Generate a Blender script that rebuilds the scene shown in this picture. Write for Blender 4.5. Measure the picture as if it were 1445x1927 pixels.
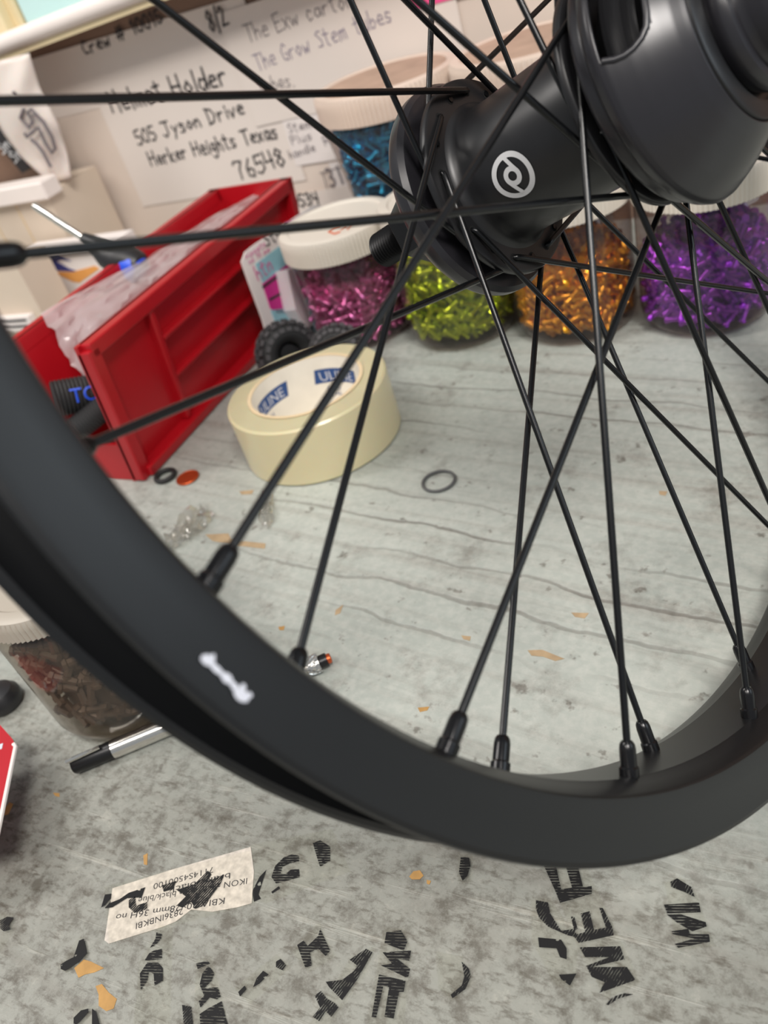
import bpy, math, random
import numpy as np
from mathutils import Vector, Matrix
random.seed(7); rng = np.random.default_rng(7)
for o in list(bpy.data.objects): bpy.data.objects.remove(o)
scene = bpy.context.scene
COL = scene.collection
# ------------------------------------------------------------------ camera
M = np.array([[0.89173803, 0.05237458, -0.44951105],
              [0.37382327, -0.64508177, 0.66642754],
              [-0.25506752, -0.76231648, -0.59482279]])   # columns: camera right, down, forward in the world
CAMH = 0.275790; FPX = 1542.94
O = np.array([0, 0, CAMH])
cd = bpy.data.cameras.new('camera'); cam = bpy.data.objects.new('camera', cd); COL.objects.link(cam)
cd.sensor_fit = 'VERTICAL'; cd.sensor_height = 36.0; cd.lens = FPX / 1927 * 36.0
cd.clip_start = 0.005; cd.clip_end = 50
cd.dof.use_dof = True; cd.dof.focus_distance = 0.285; cd.dof.aperture_fstop = 12.0
R3 = Matrix(((M[0, 0], -M[0, 1], -M[0, 2]), (M[1, 0], -M[1, 1], -M[1, 2]), (M[2, 0], -M[2, 1], -M[2, 2])))
cam.matrix_world = Matrix.Translation(O) @ R3.to_4x4()
scene.camera = cam
# ------------------------------------------------------------------ light
scene.view_settings.view_transform = 'Standard'; scene.view_settings.look = 'None'
scene.view_settings.gamma = 1.0; scene.view_settings.use_curve_mapping = False
scene.view_settings.exposure = 0.0
world = bpy.data.worlds.new('world'); scene.world = world; world.use_nodes = True
world.node_tree.nodes['Background'].inputs[0].default_value = (0.90, 0.95, 1.0, 1)
world.node_tree.nodes['Background'].inputs[1].default_value = 0.36
def area(name, loc, target, sx, sy, power, color):
    l = bpy.data.lights.new(name, 'AREA'); l.shape = 'RECTANGLE'; l.size = sx; l.size_y = sy
    l.energy = power; l.color = color
    o = bpy.data.objects.new(name, l); COL.objects.link(o); o.location = loc
    o.rotation_euler = (Vector(target) - Vector(loc)).to_track_quat('-Z', 'Y').to_euler()
    return o
area('ceiling_panel_light', (0.60, -0.45, 1.60), (-0.1, 0.3, 0.1), 0.45, 0.45, 26, (1.0, 0.95, 0.90))
area('ceiling_tube_light', (-0.25, -0.85, 1.75), (-0.2, 0.35, 0.0), 1.2, 0.3, 15, (1.0, 0.94, 0.87))
area('ceiling_tube_light', (-1.5, -0.1, 1.7), (-0.2, 0.3, 0.0), 0.3, 1.0, 18, (1.0, 0.95, 0.9))
area('window_daylight', (1.7, 0.42, 0.95), (-0.1, 0.2, 0.2), 0.9, 0.8, 6, (0.80, 0.92, 1.0))
# ------------------------------------------------------------------ helpers: places
def ray(x, y): return M @ np.array([(x - 722.5) / FPX, (y - 963.5) / FPX, 1.0])
def onz(x, y, z=0.0): d = ray(x, y); return O + d * ((z - CAMH) / d[2])
def ony(x, y, Y): d = ray(x, y); return O + d * (Y / d[1])
def onx(x, y, X): d = ray(x, y); return O + d * (X / d[0])
# ------------------------------------------------------------------ helpers: materials
def lin(c):
    return tuple(((v / 255) / 12.92 if v / 255 <= .04045 else ((v / 255 + .055) / 1.055) ** 2.4) for v in c) + (1,)
def new_mat(name):
    m = bpy.data.materials.new(name); m.use_nodes = True
    return m, m.node_tree, m.node_tree.nodes['Principled BSDF']
def nd(nt, t, **kw):
    n = nt.nodes.new(t)
    for k, v in kw.items(): setattr(n, k, v)
    return n
def mat(name, rgb, rough=.5, metal=0, var=.12, scale=60, bump=0, spec=.5, coat=0, sub=0, trans=0, alpha=1):
    m, nt, b = new_mat(name)
    c = lin(rgb)
    tc = nd(nt, 'ShaderNodeTexCoord'); no = nd(nt, 'ShaderNodeTexNoise')
    no.inputs['Scale'].default_value = scale; no.inputs['Detail'].default_value = 4
    nt.links.new(tc.outputs['Object'], no.inputs['Vector'])
    mx = nd(nt, 'ShaderNodeMix', data_type='RGBA')
    mx.inputs[6].default_value = tuple(v * (1 - var) for v in c[:3]) + (1,)
    mx.inputs[7].default_value = tuple(min(1, v * (1 + var)) for v in c[:3]) + (1,)
    nt.links.new(no.outputs['Fac'], mx.inputs[0]); nt.links.new(mx.outputs[2], b.inputs['Base Color'])
    b.inputs['Roughness'].default_value = rough; b.inputs['Metallic'].default_value = metal
    b.inputs['Specular IOR Level'].default_value = spec; b.inputs['Coat Weight'].default_value = coat
    if sub:
        b.inputs['Subsurface Weight'].default_value = sub; b.inputs['Subsurface Scale'].default_value = .004
    if trans: b.inputs['Transmission Weight'].default_value = trans
    b.inputs['Alpha'].default_value = alpha
    if bump:
        bp = nd(nt, 'ShaderNodeBump'); bp.inputs['Strength'].default_value = bump; bp.inputs['Distance'].default_value = .001
        nt.links.new(no.outputs['Fac'], bp.inputs['Height']); nt.links.new(bp.outputs[0], b.inputs['Normal'])
    return m
def film_mat(name, rgb, milk=.1, rough=.1, tint=(255, 255, 255), gloss=1.0, noise=0, nscale=40, ior=1.45):
    """thin clear plastic: straight-through light, Fresnel gloss and a little milky scatter"""
    m, nt, b = new_mat(name); nt.nodes.remove(b)
    out = nt.nodes['Material Output']
    tr = nd(nt, 'ShaderNodeBsdfTransparent'); tr.inputs[0].default_value = lin(tint)
    df = nd(nt, 'ShaderNodeBsdfDiffuse'); df.inputs[0].default_value = lin(rgb)
    tl = nd(nt, 'ShaderNodeBsdfTranslucent'); tl.inputs[0].default_value = lin(rgb)
    ad = nd(nt, 'ShaderNodeMixShader'); ad.inputs[0].default_value = .4
    nt.links.new(df.outputs[0], ad.inputs[1]); nt.links.new(tl.outputs[0], ad.inputs[2])
    m1 = nd(nt, 'ShaderNodeMixShader'); m1.inputs[0].default_value = milk
    nt.links.new(tr.outputs[0], m1.inputs[1]); nt.links.new(ad.outputs[0], m1.inputs[2])
    gl = nd(nt, 'ShaderNodeBsdfGlossy'); gl.inputs['Roughness'].default_value = rough
    lw = nd(nt, 'ShaderNodeLayerWeight'); lw.inputs[0].default_value = .5
    pw = nd(nt, 'ShaderNodeMath', operation='POWER'); pw.inputs[1].default_value = 4.0; nt.links.new(lw.outputs['Facing'], pw.inputs[0])
    fr = nd(nt, 'ShaderNodeMath', operation='MULTIPLY_ADD'); fr.inputs[1].default_value = .75; fr.inputs[2].default_value = .045; nt.links.new(pw.outputs[0], fr.inputs[0])
    mm = nd(nt, 'ShaderNodeMath', operation='MULTIPLY'); mm.inputs[1].default_value = gloss
    nt.links.new(fr.outputs[0], mm.inputs[0])
    m2 = nd(nt, 'ShaderNodeMixShader'); nt.links.new(mm.outputs[0], m2.inputs[0])
    nt.links.new(m1.outputs[0], m2.inputs[1]); nt.links.new(gl.outputs[0], m2.inputs[2])
    if noise:
        tc = nd(nt, 'ShaderNodeTexCoord'); no = nd(nt, 'ShaderNodeTexNoise'); no.inputs['Scale'].default_value = nscale
        nt.links.new(tc.outputs['Object'], no.inputs['Vector'])
        bp = nd(nt, 'ShaderNodeBump'); bp.inputs['Strength'].default_value = noise; bp.inputs['Distance'].default_value = .003
        nt.links.new(no.outputs['Fac'], bp.inputs['Height']); nt.links.new(bp.outputs[0], gl.inputs['Normal']); nt.links.new(bp.outputs[0], lw.inputs['Normal'])
    nt.links.new(m2.outputs[0], out.inputs[0])
    return m
def stripe_mat(name, ang, kind):
    """worn black print: fine woven or striped gaps let the surface below show"""
    m, nt, b = new_mat(name); out = nt.nodes['Material Output']
    b.inputs['Base Color'].default_value = lin((24, 24, 25)); b.inputs['Roughness'].default_value = .6; b.inputs['Specular IOR Level'].default_value = .25
    tc = nd(nt, 'ShaderNodeTexCoord'); mp = nd(nt, 'ShaderNodeMapping'); mp.inputs['Rotation'].default_value = (0, 0, ang)
    nt.links.new(tc.outputs['Object'], mp.inputs[0])
    wv = nd(nt, 'ShaderNodeTexWave'); wv.inputs['Scale'].default_value = (330, 380, 60)[kind]; wv.inputs['Distortion'].default_value = (1.0, 2.5, 4.0)[kind]
    nt.links.new(mp.outputs[0], wv.inputs[0])
    no = nd(nt, 'ShaderNodeTexNoise'); no.inputs['Scale'].default_value = 420; nt.links.new(tc.outputs['Object'], no.inputs[0])
    ad = nd(nt, 'ShaderNodeMath', operation='ADD')
    nt.links.new(wv.outputs['Fac'], ad.inputs[0])
    mu = nd(nt, 'ShaderNodeMath', operation='MULTIPLY'); mu.inputs[1].default_value = (.9, 1.6, 2.6)[kind]
    nt.links.new(no.outputs['Fac'], mu.inputs[0]); nt.links.new(mu.outputs[0], ad.inputs[1])
    gt = nd(nt, 'ShaderNodeMath', operation='GREATER_THAN'); gt.inputs[1].default_value = (.52, .86, 1.10)[kind]
    nt.links.new(ad.outputs[0], gt.inputs[0])
    tr = nd(nt, 'ShaderNodeBsdfTransparent'); mx = nd(nt, 'ShaderNodeMixShader')
    nt.links.new(gt.outputs[0], mx.inputs[0]); nt.links.new(tr.outputs[0], mx.inputs[1]); nt.links.new(b.outputs[0], mx.inputs[2])
    nt.links.new(mx.outputs[0], out.inputs[0])
    return m
def bench_mat():
    m, nt, b = new_mat('bench_paint')
    L = nt.links.new
    tc = nd(nt, 'ShaderNodeTexCoord')
    mp = nd(nt, 'ShaderNodeMapping'); mp.inputs['Rotation'].default_value = (0, 0, math.radians(9))
    L(tc.outputs['Object'], mp.inputs[0])
    def noise(scale, detail=5, vec=None, rough=.6, dist=0):
        n = nd(nt, 'ShaderNodeTexNoise'); n.inputs['Scale'].default_value = scale; n.inputs['Detail'].default_value = detail
        n.inputs['Roughness'].default_value = rough; n.inputs['Distortion'].default_value = dist
        L(vec or mp.outputs[0], n.inputs['Vector']); return n
    def ramp(src, *stops):
        r = nd(nt, 'ShaderNodeValToRGB'); e = r.color_ramp.elements
        e[0].position, e[1].position = stops[0][0], stops[-1][0]
        e[0].color, e[1].color = (stops[0][1],) * 3 + (1,), (stops[-1][1],) * 3 + (1,)
        for p, v in stops[1:-1]:
            k = e.new(p); k.color = (v, v, v, 1)
        L(src, r.inputs[0]); return r
    def mixc(fac, a, bb, t='MIX'):
        x = nd(nt, 'ShaderNodeMix', data_type='RGBA', blend_type=t)
        if isinstance(fac, float): x.inputs[0].default_value = fac
        else: L(fac, x.inputs[0])
        for s, v in ((6, a), (7, bb)):
            if isinstance(v, tuple): x.inputs[s].default_value = v
            else: L(v, x.inputs[s])
        return x.outputs[2]
    def mul(a, c):
        x = nd(nt, 'ShaderNodeMath', operation='MULTIPLY')
        for s, v in ((0, a), (1, c)):
            if isinstance(v, float): x.inputs[s].default_value = v
            else: L(v, x.inputs[s])
        return x.outputs[0]
    big = noise(7, 3); mid = noise(38, 6, rough=.7); fine = noise(260, 4)
    col = mixc(ramp(big.outputs['Fac'], (.3, 0.0), (.7, 1.0)).outputs[0], lin((152, 158, 152)), lin((175, 180, 173)))
    # long fine grain along the boards
    st = nd(nt, 'ShaderNodeMapping'); st.inputs['Scale'].default_value = (2.2, 90, 1); L(mp.outputs[0], st.inputs[0])
    gr = noise(1.0, 5, st.outputs[0], .65)
    col = mixc(mul(ramp(gr.outputs['Fac'], (.50, 0.0), (.70, 1.0)).outputs[0], .5), col, lin((126, 120, 112)))
    # dark grime patches
    col = mixc(mul(ramp(mid.outputs['Fac'], (.54, 0.0), (.74, 1.0)).outputs[0], .7), col, lin((112, 108, 100)))
    spots = noise(120, 3)
    col = mixc(mul(ramp(spots.outputs['Fac'], (.64, 0.0), (.72, 1.0)).outputs[0], .7), col, lin((84, 78, 70)))
    col = mixc(mul(ramp(fine.outputs['Fac'], (.35, 1.0), (.6, 0.0)).outputs[0], .16), col, lin((225, 222, 214)))
    # board joints and checks: thin wandering dark lines, only behind the taped front edge
    wob = nd(nt, 'ShaderNodeMapping'); wob.inputs['Scale'].default_value = (1.2, 6, 1); L(mp.outputs[0], wob.inputs[0])
    wv = nd(nt, 'ShaderNodeTexWave', bands_direction='Y'); wv.inputs['Scale'].default_value = 14.0
    wv.inputs['Distortion'].default_value = 2.6; wv.inputs['Detail'].default_value = 4; wv.inputs['Detail Scale'].default_value = 1.4
    L(mp.outputs[0], wv.inputs['Vector'])
    cr = ramp(wv.outputs['Fac'], (.0, 1.0), (.012, .8), (.035, 0.0))
    gap = noise(2.0, 4, wob.outputs[0]); gate = ramp(gap.outputs['Fac'], (.46, 0.0), (.6, 1.0))
    sep = nd(nt, 'ShaderNodeSeparateXYZ'); L(tc.outputs['Object'], sep.inputs[0])
    back = nd(nt, 'ShaderNodeMapRange'); back.inputs[1].default_value = -.085; back.inputs[2].default_value = -.02; L(sep.outputs[1], back.inputs[0])
    crk = mul(mul(cr.outputs[0], gate.outputs[0]), back.outputs[0])
    # scratches in the taped film at the front
    front = nd(nt, 'ShaderNodeMath', operation='SUBTRACT'); front.inputs[0].default_value = 1.0; L(back.outputs[0], front.inputs[1])
    mp2 = nd(nt, 'ShaderNodeMapping'); mp2.inputs['Rotation'].default_value = (0, 0, math.radians(-38)); mp2.inputs['Scale'].default_value = (9, 150, 1)
    L(tc.outputs['Object'], mp2.inputs[0]); scr = noise(1.0, 4, mp2.outputs[0], .7)
    sc = mul(ramp(scr.outputs['Fac'], (.60, 0.0), (.70, 1.0)).outputs[0], front.outputs[0])
    col = mixc(mul(front.outputs[0], .72), col, lin((122, 121, 113)))
    gm = noise(90, 6, tc.outputs['Object'], .75)
    col = mixc(mul(mul(ramp(gm.outputs['Fac'], (.48, 0.0), (.63, 1.0)).outputs[0], front.outputs[0]), .72), col, lin((80, 75, 66)))
    col = mixc(mul(mul(ramp(gm.outputs['Fac'], (.30, 1.0), (.42, 0.0)).outputs[0], front.outputs[0]), .4), col, lin((178, 176, 166)))
    mp3 = nd(nt, 'ShaderNodeMapping'); mp3.inputs['Rotation'].default_value = (0, 0, math.radians(-30)); mp3.inputs['Scale'].default_value = (120, 330, 1)
    L(tc.outputs['Object'], mp3.inputs[0]); fl = noise(1.0, 5, mp3.outputs[0], .7)
    col = mixc(mul(mul(ramp(fl.outputs['Fac'], (.52, 0.0), (.66, 1.0)).outputs[0], front.outputs[0]), .68), col, lin((78, 72, 62)))
    col = mixc(mul(sc, .4), col, lin((180, 178, 168)))
    col = mixc(mul(crk, .62), col, lin((92, 86, 80)))
    L(col, b.inputs['Base Color'])
    rr = ramp(mid.outputs['Fac'], (.3, .38), (.7, .62)); L(rr.outputs[0], b.inputs['Roughness'])
    hh = nd(nt, 'ShaderNodeMath', operation='SUBTRACT'); L(mid.outputs['Fac'], hh.inputs[0]); L(crk, hh.inputs[1])
    h2 = nd(nt, 'ShaderNodeMath', operation='ADD'); L(hh.outputs[0], h2.inputs[0]); L(mul(sc, .5), h2.inputs[1])
    bp = nd(nt, 'ShaderNodeBump'); bp.inputs['Strength'].default_value = .35; bp.inputs['Distance'].default_value = .0012
    L(h2.outputs[0], bp.inputs['Height']); L(bp.outputs[0], b.inputs['Normal'])
    return m
MB = {}
MB['bench'] = bench_mat()
MB['rim'] = mat('black_anodised_rim', (15, 16, 18), .38, 0, .06, 300, spec=.5)
MB['spoke'] = mat('black_spoke', (17, 18, 20), .26, .35, .05, 200, spec=.6)
MB['nip'] = mat('black_nipple', (22, 22, 24), .22, .4, .05)
MB['hub'] = mat('satin_black_hub', (30, 30, 32), .36, .2, .06, 400, spec=.6)
MB['guard'] = mat('black_guard', (36, 35, 39), .3, .1, .05, 400, spec=.6)
MB['hole'] = mat('hole_black', (8, 8, 8), .8)
MB['silver_print'] = mat('silver_print', (205, 205, 206), .45, .1)
MB['white_print'] = mat('white_print', (205, 208, 218), .6)
MB['axle'] = mat('black_oxide_steel', (52, 52, 53), .32, .8)
MB['red'] = mat('red_plastic', (172, 16, 28), .34, 0, .1, 30, spec=.5)
MB['red_print'] = mat('red_card_print', (176, 30, 40), .3, 0, .1, 60)
MB['lid'] = mat('lid_white', (218, 210, 198), .45, 0, .05, 25)
MB['lid_tan'] = mat('lid_dusty', (206, 188, 174), .55, 0, .16, 20)
MB['dust'] = mat('brown_dust', (170, 144, 126), .85, 0, .35, 40)
MB['lid_grey'] = mat('lid_grey', (168, 160, 148), .45, 0, .06, 25)
MB['jar'] = film_mat('clear_jar_plastic', (150, 140, 138), .08, .06, (226, 218, 216), 1.0)
MB['jar_dark'] = film_mat('clear_jar_plastic_dusty', (150, 140, 130), .15, .12, (230, 224, 216), 1.0)
MB['paper'] = mat('paper', (226, 216, 208), .85, 0, .04, 8)
MB['paper2'] = mat('paper_cream', (220, 206, 194), .85, 0, .05, 8)
MB['card'] = mat('white_card', (232, 224, 220), .7, 0, .04, 20)
MB['wall'] = mat('brown_wall', (134, 108, 92), .8, 0, .15, 12, .1)
MB['ink'] = mat('black_marker', (38, 36, 40), .7)
MB['ink_soft'] = mat('grey_ink', (112, 104, 108), .8)
MB['ink_blue'] = mat('blue_pen', (128, 118, 140), .8)
MB['shelf'] = mat('white_shelf', (236, 226, 220), .5, 0, .03)
MB['cyan'] = mat('pale_cyan_plastic', (200, 232, 230), .4, 0, .04)
MB['cream'] = mat('cream_plastic', (236, 218, 178), .45, 0, .05)
MB['darkbox'] = mat('black_card', (44, 42, 44), .6)
MB['bagw'] = mat('white_bag_plastic', (226, 214, 206), .35, 0, .08, 30, .3, sub=.2)
MB['cardboard'] = mat('pale_cardboard', (212, 196, 178), .8, 0, .08, 20)
MB['orange_ink'] = mat('orange_marker', (214, 104, 62), .7)
MB['blue'] = mat('blue_print', (60, 64, 130), .6)
MB['orange_print'] = mat('orange_print', (226, 158, 84), .6)
MB['steel'] = mat('bright_steel', (225, 222, 216), .18, 1, .05)
MB['black_plastic'] = mat('black_plastic', (34, 34, 36), .4)
MB['rubber'] = mat('black_rubber', (30, 30, 31), .65, 0, .2, 150)
MB['rubber_dusty'] = mat('dusty_tread_rubber', (66, 64, 66), .7, 0, .5, 180)
MB['bright_blue'] = mat('bright_blue', (34, 84, 220), .4)
MB['tape'] = mat('aged_tape_roll', (216, 204, 166), .3, 0, .06, 25, sub=.35, coat=.2)
MB['tape_side'] = mat('tape_roll_side', (200, 184, 150), .35, 0, .08, 60, sub=.3)
MB['core'] = mat('white_core', (234, 228, 216), .75)
MB['kraft'] = mat('kraft_core_edge', (216, 194, 158), .8)
MB['logo_blue'] = mat('logo_blue', (38, 74, 132), .6)
MB['copper'] = mat('copper', (196, 92, 52), .35, .8, .2, 300)
MB['gasket'] = mat('grey_rubber_ring', (92, 92, 92), .6)
MB['film'] = film_mat('crumpled_cellophane', (230, 226, 220), .14, .06, (250, 248, 244), 4.5)
MB['bag'] = film_mat('clear_poly_bag', (240, 232, 232), .6, .16, (252, 246, 246), 1.0)
MB['tapefilm'] = film_mat('clear_tape_film', (190, 188, 176), .02, .1, (254, 254, 252), .5)
MB['wood_bare'] = mat('bare_wood', (174, 134, 78), .7, 0, .45, 160)
MB['wood_pale'] = mat('bare_wood_pale', (166, 143, 112), .75, 0, .4, 160)
MB['label'] = mat('worn_paper_label', (196, 188, 178), .7, 0, .5, 420)
MB['print0'] = stripe_mat('black_print_striped', math.radians(75), 0)
MB['print1'] = stripe_mat('black_print_worn', math.radians(20), 1)
MB['print2'] = stripe_mat('black_print_flaking', 0.4, 2)
MB['magenta'] = mat('magenta_print', (206, 36, 140), .6)
MB['pink_print'] = mat('pink_print', (214, 120, 170), .6)
MB['cyan_print'] = mat('cyan_print', (150, 200, 212), .6)
MB['hotpink'] = mat('hot_pink_note', (246, 84, 150), .7)
MB['blister'] = mat('milky_blister', (216, 206, 208), .3, 0, .04, sub=.2)
def anod(name, rgb): return mat(name, rgb, .2, .72, .35, 120, spec=.8)
NC = {'teal': anod('teal_anodised', (30, 160, 205)), 'pink': anod('pink_anodised', (240, 128, 192)), 'green': anod('lime_anodised', (190, 214, 40)),
      'orange': anod('orange_anodised', (248, 164, 40)), 'purple': anod('purple_anodised', (160, 62, 206)), 'maroon': anod('maroon_anodised', (120, 52, 74)),
      'dark': mat('dark_small_parts', (92, 76, 64), .45, .2, .5, 60)}
# ------------------------------------------------------------------ helpers: meshes
def org(o):
    v = np.zeros(3)
    while o is not None: v += np.array(o.location); o = o.parent
    return v
def obj(name, geo, m, parent=None, smooth=True, loc=None, sharp=38):
    """geo = (verts in world space, faces); linked as one mesh object, origin at loc (or at its parent)"""
    V, F = geo
    V = np.asarray(V, float)
    base = org(parent)
    l = np.zeros(3) if loc is None else np.asarray(loc, float) - base
    me = bpy.data.meshes.new(name); me.from_pydata((V - base - l).tolist(), [], [tuple(int(i) for i in f) for f in F]); me.update()
    if isinstance(m, (list, tuple)):
        for k in m: me.materials.append(k)
    else: me.materials.append(m)
    if smooth:
        me.polygons.foreach_set('use_smooth', [True] * len(me.polygons))
        try: me.set_sharp_from_angle(angle=math.radians(sharp))
        except Exception: pass
    o = bpy.data.objects.new(name, me); COL.objects.link(o)
    o.parent = parent; o.location = l
    return o
def empty(name, loc):
    o = bpy.data.objects.new(name, None); COL.objects.link(o); o.location = loc; o.empty_display_size = .01
    return o
def tag(o, label, cat=None, group=None, kind=None):
    if label: o['label'] = label
    if cat: o['category'] = cat
    if group: o['group'] = group
    if kind: o['kind'] = kind
    return o
def join(*gs):
    V = []; F = []; n = 0
    for v, f in gs:
        v = np.asarray(v, float); V.append(v); F += [tuple(i + n for i in q) for q in f]; n += len(v)
    return np.concatenate(V), F
def frame(a, hint=None):
    a = np.asarray(a, float); a = a / np.linalg.norm(a)
    h = np.array([0, 0, 1.]) if hint is None else np.asarray(hint, float)
    if abs(a @ h) > .95: h = np.array([1., 0, 0])
    u = np.cross(h, a); u /= np.linalg.norm(u); return u, np.cross(a, u), a
def lathe(prof, c=(0, 0, 0), axis=(0, 0, 1), seg=48, uv=None, close=False, mod=None):
    """revolve (r, z) points about an axis through c; close=True joins last to first"""
    if uv is None: u, v, a = frame(axis)
    else: u, v = uv; a = np.asarray(axis)
    c = np.asarray(c, float); t = np.linspace(0, 2 * np.pi, seg, endpoint=False)
    ring = np.cos(t)[:, None] * u + np.sin(t)[:, None] * v
    V = []
    for i, (r, z) in enumerate(prof):
        rr = np.full(seg, float(r))
        if mod is not None: rr = rr * mod(i, t)
        V.append(c + a * z + rr[:, None] * ring)
    n = len(prof); F = []
    for i in range(n if close else n - 1):
        j = (i + 1) % n
        for k in range(seg):
            k2 = (k + 1) % seg; F.append((i * seg + k, i * seg + k2, j * seg + k2, j * seg + k))
    V = np.concatenate(V)
    if not close:
        for i, fl in ((0, True), (n - 1, False)):
            if prof[i][0] > 1e-6:
                f = [i * seg + k for k in range(seg)]; F.append(tuple(f[::-1] if fl else f))
    return V, F
def tube(P, r, seg=10, cap=True):
    P = np.asarray(P, float); n = len(P); rr = np.full(n, r) if np.isscalar(r) else np.asarray(r, float)
    V = []; up = None
    for i in range(n):
        d = P[min(i + 1, n - 1)] - P[max(i - 1, 0)]; d /= np.linalg.norm(d)
        if up is None: u, v, _ = frame(d)
        else:
            u = up - d * (up @ d); u /= np.linalg.norm(u); v = np.cross(d, u)
        up = u
        for k in range(seg):
            t = 2 * math.pi * k / seg; V.append(P[i] + rr[i] * (math.cos(t) * u + math.sin(t) * v))
    F = [(i * seg + k, i * seg + (k + 1) % seg, (i + 1) * seg + (k + 1) % seg, (i + 1) * seg + k) for i in range(n - 1) for k in range(seg)]
    if cap: F += [tuple(range(seg))[::-1], tuple((n - 1) * seg + k for k in range(seg))]
    return np.array(V), F
def box(x0, x1, y0, y1, z0, z1):
    V = [(x, y, z) for z in (z0, z1) for y in (y0, y1) for x in (x0, x1)]
    return np.array(V, float), [(0, 2, 3, 1), (4, 5, 7, 6), (0, 1, 5, 4), (2, 6, 7, 3), (0, 4, 6, 2), (1, 3, 7, 5)]
def bbox(x0, x1, y0, y1, z0, z1, b):
    """box with chamfered edges"""
    V = []; F = []
    xs, ys, zs = (x0, x1), (y0, y1), (z0, z1)
    idx = {}
    for i in (0, 1):
        for j in (0, 1):
            for k in (0, 1):
                sx, sy, sz = (1 - 2 * i), (1 - 2 * j), (1 - 2 * k)
                for q in range(3):
                    p = [xs[i] + sx * b, ys[j] + sy * b, zs[k] + sz * b]
                    p[q] = (xs[i], ys[j], zs[k])[q]
                    idx[i, j, k, q] = len(V); V.append(p)
    for q in range(3):
        for s in (0, 1):
            def key(a, c):
                e = [0, 0, 0]; e[q] = s; o = [t for t in range(3) if t != q]; e[o[0]] = a; e[o[1]] = c; return tuple(e) + (q,)
            F.append([idx[key(0, 0)], idx[key(1, 0)], idx[key(1, 1)], idx[key(0, 1)]])
    for q in range(3):      # edges running along q
        o = [t for t in range(3) if t != q]
        for a in (0, 1):
            for c in (0, 1):
                def key(s, w):
                    e = [0, 0, 0]; e[q] = s; e[o[0]] = a; e[o[1]] = c; return tuple(e) + (w,)
                F.append([idx[key(0, o[0])], idx[key(1, o[0])], idx[key(1, o[1])], idx[key(0, o[1])]])
    for i in (0, 1):
        for j in (0, 1):
            for k in (0, 1): F.append([idx[i, j, k, 0], idx[i, j, k, 1], idx[i, j, k, 2]])
    V = np.array(V, float); cc = V.mean(0); G = []
    for f in F:
        p = V[f]; n = np.cross(p[1] - p[0], p[2] - p[0])
        G.append(tuple(f) if n @ (p.mean(0) - cc) > 0 else tuple(f[::-1]))
    return V, G
def prism(poly, n, t):
    """extrude a planar polygon (3-D points) by t along n"""
    P = np.asarray(poly, float); n = np.asarray(n, float); k = len(P)
    nn = np.zeros(3)
    for i in range(k): nn += np.cross(P[i], P[(i + 1) % k])
    if nn @ n < 0: P = P[::-1]
    V = np.concatenate([P, P + n * t])
    F = [tuple(range(k))[::-1], tuple(range(k, 2 * k))] + [(i, (i + 1) % k, k + (i + 1) % k, k + i) for i in range(k)]
    return V, F
def sheetz(px_poly, z): return np.array([onz(x, y, z) for x, y in px_poly]), [tuple(range(len(px_poly)))]
def flat(px_poly, z0, t): return prism([onz(x, y, z0) for x, y in px_poly], (0, 0, 1), t)
def grid(f, nu, nv):
    V = [f(i / nu, j / nv) for i in range(nu + 1) for j in range(nv + 1)]
    F = [(i * (nv + 1) + j, (i + 1) * (nv + 1) + j, (i + 1) * (nv + 1) + j + 1, i * (nv + 1) + j + 1) for i in range(nu) for j in range(nv)]
    return np.array(V), F
def thick(o, t):
    md = o.modifiers.new('thickness', 'SOLIDIFY'); md.thickness = t; md.offset = 0
    return o
def font_mesh(s, size=1.0):
    """printed text as flat (verts, faces) in the xy plane, origin at the left of the baseline"""
    cu = bpy.data.curves.new('t', 'FONT'); cu.body = s; cu.size = size; cu.resolution_u = 3
    o = bpy.data.objects.new('t', cu); COL.objects.link(o)
    me = o.to_mesh(); V = np.array([tuple(v.co) for v in me.vertices]); F = [tuple(p.vertices) for p in me.polygons]
    o.to_mesh_clear(); bpy.data.objects.remove(o); bpy.data.curves.remove(cu)
    return V, F
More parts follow.
